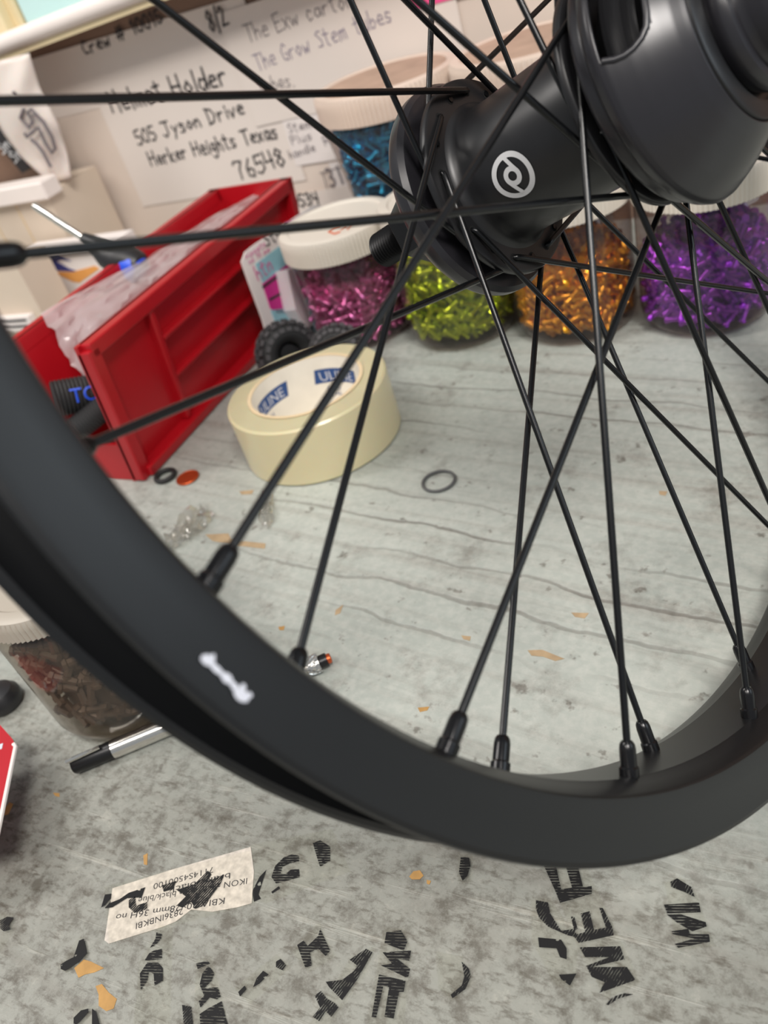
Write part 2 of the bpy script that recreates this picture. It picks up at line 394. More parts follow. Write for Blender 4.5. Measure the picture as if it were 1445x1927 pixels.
# handwriting: single-stroke letters on a unit cell
G = {
 'H': [[(0, 0), (.05, 1)], [(.5, 0), (.55, 1)], [(0, .5), (.55, .52)]], 'e': [[(.05, .3), (.45, .35), (.4, .55), (.2, .6), (.05, .3), (.15, .05), (.45, .08)]],
 'l': [[(.15, 1), (.1, 0)]], 'm': [[(.05, .55), (.05, 0)], [(.05, .4), (.25, .55), (.3, 0)], [(.3, .4), (.5, .55), (.55, 0)]], 'a': [[(.45, .5), (.2, .58), (.05, .25), (.2, .02), (.42, .2), (.45, .55), (.48, 0)]],
 't': [[(.2, .95), (.2, .1), (.35, 0)], [(0, .65), (.42, .7)]], 'o': [[(.25, .58), (.05, .3), (.22, .02), (.45, .28), (.25, .58)]], 'd': [[(.42, .5), (.15, .55), (.05, .2), (.25, .02), (.45, .3), (.5, 1), (.48, 0)]],
 'r': [[(.08, .55), (.08, 0)], [(.08, .35), (.25, .56), (.42, .5)]], '5': [[(.5, 1), (.12, .97), (.1, .55), (.4, .55), (.48, .25), (.25, 0), (.03, .1)]], '0': [[(.27, 1), (.05, .6), (.1, .1), (.35, 0), (.5, .5), (.4, .95), (.27, 1)]],
 'J': [[(.05, 1), (.65, 1)], [(.4, 1), (.38, .2), (.2, 0), (0, .2)]], 'y': [[(.05, .55), (.22, .15)], [(.45, .58), (.22, .15), (.05, -.3)]], 's': [[(.42, .52), (.15, .58), (.1, .38), (.4, .22), (.3, .02), (.03, .06)]],
 'n': [[(.06, .55), (.06, 0)], [(.06, .35), (.3, .57), (.4, .4), (.42, 0)]], 'D': [[(.05, 0), (.08, 1)], [(0, 1), (.4, .9), (.55, .5), (.35, .05), (0, 0)]], 'i': [[(.12, .55), (.12, 0)], [(.12, .78), (.14, .84)]],
 'v': [[(.03, .55), (.2, 0), (.42, .58)]], 'k': [[(.08, 1), (.06, 0)], [(.42, .6), (.08, .28), (.45, 0)]], 'g': [[(.42, .52), (.18, .58), (.06, .3), (.22, .1), (.42, .3), (.42, .55), (.4, -.2), (.2, -.35), (.03, -.22)]],
 'h': [[(.08, 1), (.06, 0)], [(.06, .35), (.28, .58), (.4, .4), (.42, 0)]], 'T': [[(0, .98), (.62, 1)], [(.3, 1), (.28, 0)]], 'x': [[(.04, .58), (.42, 0)], [(.42, .58), (.02, 0)]],
 '7': [[(.02, .9), (.1, 1), (.5, .98), (.25, .5), (.18, 0)]], '6': [[(.38, 1), (.1, .5), (.1, .1), (.35, 0), (.45, .3), (.25, .48), (.08, .3)]], '4': [[(.08, 1), (.04, .5), (.5, .52)], [(.42, 1), (.38, 0)]],
 '8': [[(.3, .52), (.08, .75), (.25, 1), (.45, .8), (.3, .52), (.05, .25), (.22, 0), (.45, .2), (.3, .52)]], '/': [[(.35, 1.15), (.05, -.2)]], '2': [[(.05, .8), (.25, 1), (.42, .75), (.05, .02), (.5, .05)]],
 'E': [[(.5, 1), (.05, .97), (.03, 0), (.5, .02)], [(.05, .5), (.4, .52)]], 'w': [[(.02, .55), (.15, 0), (.28, .4), (.4, 0), (.55, .58)]], 'G': [[(.5, .85), (.3, 1), (.05, .6), (.1, .1), (.4, 0), (.5, .4), (.28, .42)]],
 'u': [[(.05, .55), (.08, .1), (.25, 0), (.4, .2)], [(.42, .57), (.44, 0)]], 'b': [[(.08, 1), (.06, .05), (.3, 0), (.44, .28), (.28, .52), (.08, .35)]], 'S': [[(.48, .88), (.25, 1), (.08, .78), (.4, .42), (.38, .08), (.03, .1)]],
 'p': [[(.08, .55), (.05, -.35)], [(.08, .45), (.3, .57), (.43, .3), (.28, .05), (.08, .15)]], '1': [[(.1, .8), (.25, 1), (.24, 0)]], '3': [[(.06, .9), (.3, 1), (.42, .75), (.2, .53), (.46, .3), (.25, 0), (.03, .1)]],
 'R': [[(.06, 0), (.06, 1), (.4, .95), (.42, .65), (.06, .5), (.48, 0)]], '-': [[(.08, .45), (.4, .47)]], '#': [[(.15, 0), (.25, 1)], [(.4, 0), (.5, 1)], [(0, .35), (.6, .38)], [(.05, .65), (.62, .68)]], 'C': [[(.48, .85), (.28, 1), (.05, .55), (.15, .08), (.45, .08)]],
 '.': [[(.08, 0), (.14, .06)]], 'c': [[(.4, .48), (.2, .58), (.05, .28), (.2, .02), (.42, .08)]], 'P': [[(.06, 0), (.06, 1), (.42, .92), (.4, .6), (.06, .5)]], 'N': [[(.05, 0), (.06, 1), (.5, 0), (.52, 1)]], 'z': [[(.05, .55), (.42, .57), (.05, .02), (.45, .03)]]}
ADV = {'l': .3, 'i': .3, 'm': .72, 'w': .7, 'J': .72, 'H': .72, 'T': .66, ' ': .5, '.': .3, '/': .45, '1': .42, '#': .75, 'D': .7}
def ribbons(polys, wd):
    """flat ribbon strokes in the plane from 2-D polylines"""
    V = []; F = []
    for P in polys:
        P = np.asarray(P, float)
        for i in range(len(P) - 1):
            d = P[i + 1] - P[i]; L = np.hypot(*d)
            if L < 1e-9: continue
            d /= L; n = np.array([-d[1], d[0]]) * wd / 2; e = d * wd * .35; k = len(V)
            V += [P[i] - e + n, P[i] - e - n, P[i + 1] + e - n, P[i + 1] + e + n]; F.append((k, k + 1, k + 2, k + 3))
    return np.array(V), F
def hand(s, p0, p1, h, wd, normal, off, jit=.05):
    """handwritten string from p0 to p1 (baseline in 3-D), letter height h, on a surface with the given normal"""
    p0 = np.asarray(p0, float); p1 = np.asarray(p1, float); n = np.asarray(normal, float)
    tot = sum(ADV.get(c, .58) for c in s); L = np.linalg.norm(p1 - p0); e = (p1 - p0) / L; up = np.cross(n, e)
    sx = L / tot; x = 0; polys = []
    for c in s:
        for st in G.get(c, []):
            polys.append([((x + q[0] + random.uniform(-jit, jit) * .4) * sx, (q[1] + random.uniform(-jit, jit)) * h) for q in st])
        x += ADV.get(c, .58)
    V, F = ribbons(polys, wd)
    W = [p0 + e * v[0] + up * v[1] + n * off for v in V]
    # nudge successive ribbons apart a hair so crossings do not fight
    W = [w + n * (1e-6 * (i // 4 % 40)) for i, w in enumerate(W)]
    return np.array(W), F
# ================================================================== SETTING
WY = 0.70
bench = obj('workbench', bbox(-1.3, .75, -.3, WY, -.045, 0, .002), MB['bench'], loc=(-.27, .2, -.045), smooth=False)
# material space of the bench is its own object space: origin sits at (-.27, .2)
tag(bench, 'grey painted wooden workbench top, scratched and stained, under the wheel', 'workbench')
wall = obj('wall_back', box(-1.3, .75, WY, WY + .03, -.045, .75), MB['wall'], smooth=False)
tag(wall, 'brown painted wall behind the papers', None, None, 'structure')
# ================================================================== WHEEL
WC = np.array([-0.07171051, 0.26702907, 0.19890023]); WA = np.array([0.89405758, -0.1757058, 0.41205402])
WU = np.array([0.40457474, 0.7116189, -0.57438474]); WV = np.array([-0.1923027, 0.68023967, 0.7073144])
def wp(th, r, z): t = math.radians(th); return WC + WA * z + r * (math.cos(t) * WU + math.sin(t) * WV)
def wl(prof, seg=96, close=False, mod=None): return lathe(prof, WC, WA, seg, (WU, WV), close, mod)
low = wp(309, .21, -.0173)
wheel = empty('bicycle_wheel', (low[0], low[1], 0))
tag(wheel, 'black spoked bicycle wheel with bare rim, standing tilted on the workbench', 'wheel')
rp = [(.2100, .0164), (.2097, .0173), (.2085, .0177), (.2060, .0173), (.2000, .0170), (.1956, .0168), (.1947, .0166), (.1943, .0162), (.1939, .0155), (.1924, .0122), (.1916, .0096), (.1913, .0090), (.1910, .0050), (.1909, 0)]
rp = rp + [(r, -z) for r, z in rp[-2::-1]]
inner = [(.2092, -.0153), (.2080, -.0146), (.2068, -.0150), (.2035, -.0152), (.2005, -.0148), (.1995, -.012), (.1978, -.009), (.1972, 0)]
inner = inner + [(r, -z) for r, z in inner[-2::-1]]
rim = obj('rim', wl(rp + inner, 240, True), MB['rim'], wheel, sharp=18); tag(rim, 'matte black rim with deep sidewalls')
# valve-less seam decal: a small worn white mark on the near sidewall
def side(th, r): return wp(th, r, .0172)
dec = []
for (t0, r0), (t1, r1), w in (((225.5, .2042), (226.2, .2034), .0016), ((226.0, .2040), (226.9, .2040), .0010), ((226.8, .2041), (227.5, .2040), .0014), ((227.4, .2042), (228.0, .2044), .0010), ((227.8, .2048), (228.7, .2046), .0018), ((225.9, .2024), (226.0, .2036), .0008), ((228.0, .2030), (228.2, .2042), .0010), ((228.6, .2034), (228.6, .2042), .0010)):
    ts = np.linspace(0, 1, 5); P = [side(t0 + (t1 - t0) * k, r0 + (r1 - r0) * k) for k in ts]
    d = P[-1] - P[0]; n = np.cross(WA, d); n /= np.linalg.norm(n)
    V = []
    for k, p in zip(ts, P):
        ww = w * .8 * (.55 + .9 * math.sin(math.pi * k)) * .5
        V += [p + n * ww + WA * (.0004 + .00002 * len(dec)), p - n * ww + WA * (.0004 + .00002 * len(dec))]
    dec.append((np.array(V), [(2 * i, 2 * i + 1, 2 * i + 3, 2 * i + 2) for i in range(4)]))
tag(obj('rim_mark', join(*dec), MB['white_print'], rim, smooth=False), 'small worn white mark on the rim sidewall')
# --- hub
hub = obj('hub_shell', wl([(.0205, .0240), (.0215, .0215), (.0222, .017), (.0224, .010), (.0224, .0), (.0224, -.008), (.0223, -.016), (.0224, -.0205), (.0226, -.0228), (.0232, -.0246), (.0245, -.0260), (.0255, -.0265)], 96), MB['hub'], wheel)
tag(hub, 'satin black hub barrel with a round silver emblem')
def flange(z0, z1, r):
    return wl([(.012, z0), (r - .0012, z0), (r - .0003, z0 + .0004), (r, z0 + .001), (r, z1 - .001), (r - .0003, z1 - .0004), (r - .0012, z1), (.012, z1)], 96, True)
RH = .0288; ZL0, ZL1 = -.0298, -.0264; ZR0, ZR1 = .0236, .0268
flL = obj('hub_flange', flange(ZL0, ZL1, .0336), MB['hub'], wheel)
flR = obj('hub_flange', flange(ZR0, ZR1, .0336), MB['hub'], wheel)
hole_me = None
def disc_on(parent, th, z, dirn):
    p = wp(th, RH, z)
    u, v, _ = frame(WA)
    V = [p + .0016 * (math.cos(k * math.pi / 5) * u + math.sin(k * math.pi / 5) * v) + WA * dirn * .00008 for k in range(10)]
    f = tuple(range(10))
    obj('spoke_hole', (np.array(V), [f if dirn > 0 else f[::-1]]), MB['hole'], parent, smooth=False)
for k in range(18):
    disc_on(flL, 114.5 + 20 * k, ZL1, 1); disc_on(flR, 104.5 + 20 * k, ZR1, 1)
# emblem: ring, small ring and two arms, wrapped on the barrel
def wrap(pts, r=.02235, th0=220, z0=-.0072, rot=0.0, s=1.0):
    out = []
    for x, y in pts:
        x, y = s * (x * math.cos(rot) - y * math.sin(rot)), s * (x * math.sin(rot) + y * math.cos(rot))
        out.append(wp(th0 - math.degrees(y / r), r, z0 + x))
    return out
def annulus(r0, r1, cx=0, cy=0, n=48):
    P = []; F = []
    for k in range(n):
        t = 2 * math.pi * k / n
        P += [(cx + r0 * math.cos(t), cy + r0 * math.sin(t)), (cx + r1 * math.cos(t), cy + r1 * math.sin(t))]
        F.append((2 * k, 2 * k + 1, (2 * k + 3) % (2 * n), (2 * k + 2) % (2 * n)))
    return P, F
def bar(x0, y0, x1, y1, w, n=6):
    P = []; d = np.array([x1 - x0, y1 - y0]); d = d / np.hypot(*d); nn = np.array([-d[1], d[0]]) * w / 2
    for i in range(n + 1):
        c = np.array([x0, y0]) + (np.array([x1, y1]) - np.array([x0, y0])) * i / n
        P += [tuple(c + nn), tuple(c - nn)]
    return P, [(2 * i, 2 * i + 1, 2 * i + 3, 2 * i + 2) for i in range(n)]
EM_ROT = math.radians(-66)
em = [annulus(.0053, .0069), annulus(.0014, .0029), bar(-.0050, .0023, .0004, .0023, .0012), bar(-.0004, -.0023, .0050, -.0023, .0012)]
em = [(np.array(wrap(P, rot=EM_ROT, r=.02262 + .00003 * i, s=1.05)), F) for i, (P, F) in enumerate(em)]
tag(obj('emblem', join(*em), MB['silver_print'], hub, smooth=False), 'silver round emblem with a letter p in a ring')
# --- guards, bearings, axle
obj('hub_guard', wl([(.0100, -.0335), (.030, -.0335), (.0355, -.0345), (.0370, -.0362), (.0370, -.0392), (.0362, -.0412), (.0335, -.0440), (.026, -.0468), (.016, -.0478), (.0100, -.0478)], 96, True), MB['guard'], wheel)
obj('bearing_spacer', wl([(.0075, -.0262), (.0170, -.0262), (.0165, -.0340), (.0075, -.0340)], 48, True), MB['hub'], wheel)
def hexmod(i, t): return 1.0 / np.cos((t % (math.pi / 3)) - math.pi / 6) * .93
obj('axle_nut', wl([(.0070, -.0478), (.0118, -.0478), (.0118, -.0580), (.0125, -.0590), (.0125, -.0700), (.0112, -.0712), (.0070, -.0712)], 48, True, hexmod), MB['axle'], wheel)
thr = [(0, .068)]
ax = []
z = -.0895
ax.append((.0052, z))
while z < -.06:
    ax += [(.0070, z + .0003), (.0059, z + .0010)]; z += .0014
ax += [(.0066, -.06), (.0066, .095), (.005, .0965)]
obj('axle', wl(ax, 40), MB['axle'], wheel)
# right guard: a cone shell with a D-shaped window whose lip is raised
gp = [(.0300, .0306), (.0346, .0308), (.0352, .0316), (.0356, .0345), (.0378, .0360), (.0386, .0380), (.0382, .0398), (.0370, .0420), (.0352, .0450), (.0330, .0480), (.0305, .0510), (.0280, .0538), (.0262, .0555), (.0252, .0565)]
SEG = 720
def resamp(P, k):
    out = []
    for (r0, z0), (r1, z1) in zip(P[:-1], P[1:]): out += [(r0 + (r1 - r0) * i / k, z0 + (z1 - z0) * i / k) for i in range(k)]
    return out + [P[-1]]
gp0 = gp; gp = resamp(gp, 5)
V, F = lathe(gp, WC, WA, SEG, (WU, WV))
F = F[:-2]
WIN0, WIN1 = 128.0, 201.0
def gr(z): return float(np.interp(z, [q[1] for q in gp0], [q[0] for q in gp0]))
keep = []
for f in F:
    i = f[0] // SEG; k = f[0] % SEG; th = (k + .5) * 360 / SEG
    zc = (gp[i][1] + gp[i + 1][1]) / 2
    if .0392 < zc < .0500 and WIN0 < th < np.interp(zc, [.0392, .0420, .0440, .0460, .0480, .0494, .0500], [200, 201.5, 201.8, 201, 198.6, 195, 190]): continue
    keep.append(f)
g = obj('hub_guard', (V, keep), MB['guard'], wheel); thick(g, .0012)
tag(g, 'large glossy black guard on the drive side with a curved window')
path = [(200, .0395), (201.5, .0420), (201.8, .0440), (201, .0460), (198.6, .0480), (195, .0494), (190, .0500), (180, .0502), (165, .0502), (150, .0502), (135, .0500), (128, .0480), (127, .0430), (128, .0396)]
obj('window_lip', tube([wp(t, gr(zz) + .0004, zz) for t, zz in path], .0009, 10), MB['guard'], g)
obj('guard_end', wl([(.0252, .0563), (.0250, .0575), (.0240, .0580), (.0205, .0584), (.0203, .0570), (.0100, .0570), (.0100, .0560), (.0246, .0555)], 96, True), MB['hub'], wheel)
obj('driver_body', wl([(.0100, .0264), (.0190, .0264), (.0196, .0300), (.0240, .0312), (.0330, .0385), (.0332, .0400), (.0300, .0405), (.0300, .0425), (.0272, .0430), (.0272, .0450), (.0235, .0456), (.0235, .0500), (.0150, .0520), (.0150, .0565), (.0100, .0565)], 72, True), MB['hub'], wheel)
obj('cone_ring', wl([(.0070, .0565), (.0176, .0565), (.0190, .0590), (.0194, .0615), (.0186, .0632), (.0170, .0638), (.0160, .0632), (.0152, .0660), (.0160, .0690), (.0150, .0720), (.0126, .0730), (.0070, .0730)], 96, True), MB['guard'], wheel)
# --- spokes and nipples: 36 holes, tangential lacing
def nipple_geo(b, d, L=.0092):
    u, v, a = frame(d)
    return lathe([(.0026, -.0025), (.0026, L * .25), (.0022, L * .3), (.0022, L - .0022), (.0020, L - .0008), (.0015, L)], b, d, 12, (u, v))
for k in range(36):
    th = 204.5 + 10 * k; right = k % 2 == 0
    if right: hth = th + (80 if k % 4 == 0 else -80); zf = ZR1 + .0011 if k % 4 == 2 else ZR0 - .0011; out = 1 if k % 4 == 2 else -1; zo = ZR0 - .0006 if out > 0 else ZR1 + .0006
    else: hth = th + (80 if k % 4 == 1 else -80); zf = ZL1 + .0011 if k % 4 == 3 else ZL0 - .0011; out = 1 if k % 4 == 3 else -1; zo = ZL0 - .0006 if out > 0 else ZL1 + .0006
    b = wp(th, .1912, .0075 if right else -.0075)
    E1 = wp(hth, RH, zf); d = b - E1; d /= np.linalg.norm(d)
    n = -d
    S = E1 + d * .0035
    H0 = wp(hth, RH, zo); H1 = wp(hth, RH, zf - out * .0010)
    bend = [H0, H1, E1 + d * .0003 - WA * out * .0004, E1 + d * .0012 - WA * out * .00008, S]
    tipp = b + n * .0084
    obj('spoke', tube(bend + [tipp], .00100, 10), MB['spoke'], wheel)
    obj('spoke_nipple', nipple_geo(b, n), MB['nip'], wheel)
# ================================================================== JARS OF NIPPLES
def nip_mesh(name, m):
    V, F = lathe([(.0007, .0), (.0026, .0), (.0028, .0006), (.0026, .0018), (.0019, .0022), (.0018, .0115), (.0015, .0120), (.0008, .0120)], (0, 0, -.006), (0, 0, 1), 8)
    me = bpy.data.meshes.new(name); me.from_pydata(V.tolist(), [], F); me.materials.append(m); me.update()
    me.polygons.foreach_set('use_smooth', [True] * len(me.polygons))
    return me
SV, SF = lathe([(.0026, .0), (.0026, .0018), (.0018, .0022), (.0018, .0120)], (0, 0, -.006), (0, 0, 1), 6)
def ribbed_lid(c, z0, z1, R, m, parent, tan=False):
    n = 96
    def md(i, t):
        if 1 <= i <= 3: return 1 + .013 * np.where((np.arange(len(t)) % 2) == 0, 1, -1)
        return 1.0
    pr = [(R - .002, z0), (R, z0 + .0006), (R, (z0 + z1) / 2), (R, z1 - .003), (R - .0008, z1 - .001), (R - .003, z1), (R - .007, z1), (R - .0085, z1 - .0012), (.0, z1 - .0014)]
    pr2 = [(R - .002, z0), (R - .003, z1 - .004), (0, z1 - .004)]
    geo = lathe(pr, (c[0], c[1], 0), (0, 0, 1), n * 2, None, False, md)
    lo = obj('lid', geo, m, parent)
    if m is MB['lid_tan']: obj('dusty_top', lathe([(0, z1 - .0012), (R - .0086, z1 - .0012), (R - .0086, z1 - .0008), (0, z1 - .0008)], (c[0], c[1], 0), (0, 0, 1), 64), MB['dust'], lo)
    return lo
def jar(name, label, c, R, H, lidh, fill, colour, lidm, nind, nstuff, cname, jm=None, taper=1.0, lid_r=None):
    root = empty(name, (c[0], c[1], 0)); tag(root, label, 'jar', 'ribbed-lid jars on the bench')
    rb = R * taper
    pr = [(0, .0006), (rb - .012, .0006), (rb - .0055, .0018), (rb - .0018, .0055), (rb, .012), (R, H - .006), (R - .0015, H - .002), (R - .003, H), (R - .003, H + .006)]
    V, F = lathe(pr, (c[0], c[1], 0), (0, 0, 1), 72)
    body = obj('jar_body', (V, F[:-1]), jm or MB['jar'], root)
    ribbed_lid(c, H, H + lidh, lid_r or R + .0012, lidm, root)
    # heap of contents, out to the wall of the jar
    def rz_(q): return rb + (R - rb) * min(1, max(0, q / H)) - .0048
    ri = rz_(fill)
    pos = []
    for _ in range(nstuff):
        zz = .006 + (fill - .006) * random.random() ** .9; t = random.uniform(0, 2 * math.pi)
        rr = rz_(zz) - (.004 if zz < .012 else 0) - abs(random.gauss(0, .003))
        pos.append((rr, t, zz))
    for _ in range(nstuff // 3):
        pos.append((ri * math.sqrt(random.random()) * .97, random.uniform(0, 2 * math.pi), fill + random.uniform(-.004, .003)))
    Vs = []; Fs = []; n0 = 0
    for rr, t, zz in pos:
        a = random.uniform(-1, 1) * 1.3; tang = np.array([-math.sin(t), math.cos(t), 0]); rad = np.array([math.cos(t), math.sin(t), 0])
        d = tang * math.cos(a) + np.array([0, 0, 1]) * math.sin(a) + rad * random.gauss(0, .25)
        u, v, w = frame(d)
        p = np.array([c[0] + rr * math.cos(t), c[1] + rr * math.sin(t), zz + .002])
        Vs.append(p + SV[:, :1] * u + SV[:, 1:2] * v + SV[:, 2:] * w); Fs += [tuple(i + n0 for i in f) for f in SF]; n0 += len(SV)
    core = lathe([(0, .004), (rz_(0) - .012, .004), (rz_(.01) - .005, .010), (ri - .005, fill - .003), (ri * .6, fill), (0, fill + .001)], (c[0], c[1], 0), (0, 0, 1), 32)
    heap = join((np.concatenate(Vs), Fs), core)
    h = obj('nipple_heap', heap, NC[colour], loc=(c[0], c[1], .001))
    tag(h, 'mass of small %s metal spoke nipples heaped in the %s jar' % (cname, cname), 'nipples', None, 'stuff')
    if nind:
        me = nip_mesh('spoke_nipple', NC[colour])
        th0 = math.atan2(-c[1], -c[0]); placed = []; tries = 0
        while len(placed) < nind and tries < 6000:
            tries += 1
            t = th0 + random.uniform(-1.25, 1.25); zz = random.uniform(.012, fill + .001)
            q = (t * ri, zz)
            if any((q[0] - s[0]) ** 2 + (q[1] - s[1]) ** 2 < .0062 ** 2 for s in placed): continue
            placed.append(q)
            a = random.uniform(-1.2, 1.2); tang = np.array([-math.sin(t), math.cos(t), 0]); d = tang * math.cos(a) + np.array([0, 0, 1]) * math.sin(a)
            if random.random() < .12: d = d * .5 + np.array([math.cos(t), math.sin(t), 0])
            o = bpy.data.objects.new('spoke_nipple', me); COL.objects.link(o)
            rr = rz_(zz) + .0012
            o.location = (c[0] + rr * math.cos(t), c[1] + rr * math.sin(t), zz)
            o.rotation_euler = Vector(d).to_track_quat('Z', 'Y').to_euler()
            tag(o, 'small %s metal spoke nipple against the wall of the %s jar' % (cname, cname), 'nipple', '%s spoke nipples in their jar' % cname)
    return root
RJ = .0412
pink_jar = jar('nipple_jar', 'clear jar of pink nipples with a white ribbed lid, behind the tape roll', (-.3155, .528), RJ, .0715, .019, .046, 'pink', MB['lid'], 60, 420, 'pink', lid_r=.0440)
sc_ = [tube([onz(x, y, .0897) for x, y in P], .0006, 5) for P in ([(640, 424), (628, 428), (618, 436), (630, 440), (640, 436)], [(642, 432), (650, 424), (654, 432), (660, 420)])]
obj('orange_scribble', join(*sc_), MB['orange_ink'], pink_jar)
jar('nipple_jar', 'clear jar of lime green nipples behind the hub', (-.2290, .5225), RJ, .083, .019, .074, 'green', MB['lid'], 60, 560, 'lime green')
jar('nipple_jar', 'clear jar of orange gold nipples with a white lid below the hub', (-.1450, .5235), RJ, .083, .019, .049, 'orange', MB['lid'], 60, 480, 'orange gold')
jar('nipple_jar', 'clear jar of purple nipples at the right edge below the hub guard', (-.0605, .527), RJ, .083, .020, .050, 'purple', MB['lid'], 60, 480, 'purple')
jar('nipple_jar', 'large clear jar of teal blue nipples behind the left hub guard', (-.2985, .632), .0555, .137, .021, .128, 'teal', MB['lid_tan'], 60, 950, 'teal blue', taper=.70)
jar('nipple_jar', 'large clear jar of maroon nipples with a dusty pink lid behind the hub', (-.1830, .626), .0555, .140, .022, .126, 'maroon', MB['lid_tan'], 0, 700, 'maroon', taper=.80)
jar('parts_jar', 'clear jar of dark brown small parts with a grey ribbed lid, left below the rim', (-.2880, .1665), .0350, .075, .0115, .064, 'dark', MB['lid_grey'], 0, 260, 'dark brown', MB['jar_dark'])
# ================================================================== TAPE ROLL
tc_ = (-.2824, .3795); TR, TH, TI = .0525, .0405, .0378
roll = empty('tape_roll', (tc_[0], tc_[1], 0)); tag(roll, 'thick roll of yellowed clear packing tape standing on its side face on the bench', 'tape roll')
obj('tape_winding', lathe([(TI, .0004), (TR - .001, .0004), (TR, .0014), (TR, TH - .0012), (TR - .001, TH), (TI, TH)], (*tc_, 0), (0, 0, 1), 128, None, True), MB['tape'], roll)
obj('winding_face', lathe([(TI + .0005, TH - .0002), (TR - .0014, TH - .0002), (TR - .0014, TH + .0002), (TI + .0005, TH + .0002)], (*tc_, 0), (0, 0, 1), 96, None, True), MB['tape_side'], roll)
core = obj('core', lathe([(TI - .0018, .0), (TI - .0001, .0), (TI - .0001, TH + .0006), (TI - .0018, TH + .0006)], (*tc_, 0), (0, 0, 1), 128, None, True), MB['core'], roll); tag(core, 'white cardboard core with printed blue logos inside')
obj('core_edge', lathe([(TI - .0019, TH + .0006), (TI + .0004, TH + .0006), (TI + .0004, TH + .0011), (TI - .0019, TH + .0011)], (*tc_, 0), (0, 0, 1), 96, None, True), MB['kraft'], core)
obj('core_floor', lathe([(0, .0002), (TI - .0025, .0002), (TI - .0025, .0008), (0, .0008)], (*tc_, 0), (0, 0, 1), 64), MB['core'], roll)
def inside(V, th0, z0, lift):
    """wrap flat xy geometry on the inner wall of the core, readable from the middle"""
    r = TI - .0018 - lift
    return np.array([(tc_[0] + r * math.cos(th0 - v[0] / r), tc_[1] + r * math.sin(th0 - v[0] / r), z0 + v[1]) for v in V])
ct = math.atan2(tc_[1], tc_[0])
fV, fF = font_mesh('ULINE', .0098)
fV = fV - np.array([(fV[:, 0].min() + fV[:, 0].max()) / 2, fV[:, 1].min(), 0]); fV[:, 0] *= 1.0
sV, sF = font_mesh('S-423\n2 MIL', .0042)
for th0 in (ct + .80, ct - .68):
    W2, H2 = .0165, .0105
    P = []; 
    for i in range(13): x = -W2 + 2 * W2 * i / 12; P += [(x - .0012, -.0016, 0), (x + .0012, H2 - .0016, 0)]
    Fp = [(2 * i, 2 * i + 1, 2 * i + 3, 2 * i + 2) for i in range(12)]
    obj('logo_patch', (inside(P, th0, .0225, .0002), Fp), MB['logo_blue'], core, smooth=False)
    obj('logo_lettering', (inside(fV, th0, .0225, .00035), fF), MB['white_print'], core, smooth=False)
    obj('small_lettering', (inside(sV - np.array([.010, 0, 0]), th0, .0145, .0003), sF), MB['logo_blue'], core, smooth=False)
# ================================================================== RED BIN
bx0, bx1, by0, by1, bh = -.471, -.386, .325, .600, .104
bn = empty('storage_bin', ((bx0 + bx1) / 2, (by0 + by1) / 2, 0)); tag(bn, 'red plastic open-front storage bin full of tools and a clear bag', 'bin')
wt = .003; ins = .012
obj('bin_floor', bbox(bx0 + ins, bx1 - ins, by0 + .004, by1 - .004, .0002, .0032, .0008), MB['red'], bn, smooth=False)
obj('back_wall', prism([(bx0, by1, bh), (bx1, by1, bh), (bx1 - ins, by1, .0005), (bx0 + ins, by1, .0005)], (0, -1, 0), wt), MB['red'], bn, smooth=False)
obj('front_lip', prism([(bx0 + ins * .7, by0 + .0015, .030), (bx1 - ins * .7, by0 + .0015, .030), (bx1 - ins, by0 + .0015, .0005), (bx0 + ins, by0 + .0015, .0005)], (0, 1, 0), wt), MB['red'], bn, smooth=False)
def sidewall(s):
    """s=+1 right wall, -1 left wall; panel with a raised border, one upright and long ribs on the outer face"""
    X1, X0 = (bx1, bx1 - ins) if s > 0 else (bx0, bx0 + ins)
    def at(y, zz, d=0.0):
        k = zz / bh; return np.array([X0 + (X1 - X0) * k + s * d, y, zz])
    rc = -.0075
    panel = obj('side_wall', prism([at(by0, .0008, rc), at(by0, bh, rc), at(by1, bh, rc), at(by1, .0008, rc)], np.array([-s, 0, 0]), wt), MB['red'], bn, smooth=False)
    def strip(name, y0, y1, z0, z1, d0=rc, d1=0.0):
        d0 -= .0032
        A = [at(y0, z0, d0), at(y1, z0, d0), at(y1, z1, d0), at(y0, z1, d0), at(y0, z0, d1), at(y1, z0, d1), at(y1, z1, d1), at(y0, z1, d1)]
        cc = np.mean(A, 0); Fq = [(0, 1, 2, 3), (4, 5, 6, 7), (0, 1, 5, 4), (1, 2, 6, 5), (2, 3, 7, 6), (3, 0, 4, 7)]; G2 = []
        for f in Fq:
            p = np.array([A[i] for i in f]); n = np.cross(p[1] - p[0], p[2] - p[0]); G2.append(f if n @ (p.mean(0) - cc) > 0 else f[::-1])
        o = obj(name, (np.array(A), G2), MB['red'], panel, smooth=False)
        md = o.modifiers.new('edge', 'BEVEL'); md.width = .0012; md.segments = 2
        return o
    strip('top_rim', by0 + .003, by1, bh - .0105, bh)
    strip('front_rim', by0, by0 + .0100, .0008, bh - .004)
    strip('bottom_rim', by0 + .006, by1, .0008, .0085, rc, .0035)
    strip('back_rim', by1 - .008, by1, .0008, bh)
    strip('upright', .388, .3935, .0086, bh - .0106, rc, -.0015)
    strip('rib', .3935, by1 - .008, .0700, .0735, rc, -.001)
    strip('rib', .3935, by1 - .008, .0410, .0445, rc, -.001)
    return panel
sidewall(1); sidewall(-1)
for (x, y, r) in ((217, 700, .0022), (258, 740, .0045)):
    p = onx(x, y, -.399)
    V = [p + np.array([.0006, r * math.cos(t), r * 1.2 * math.sin(t)]) for t in np.linspace(0, 2 * math.pi, 14, endpoint=False)]
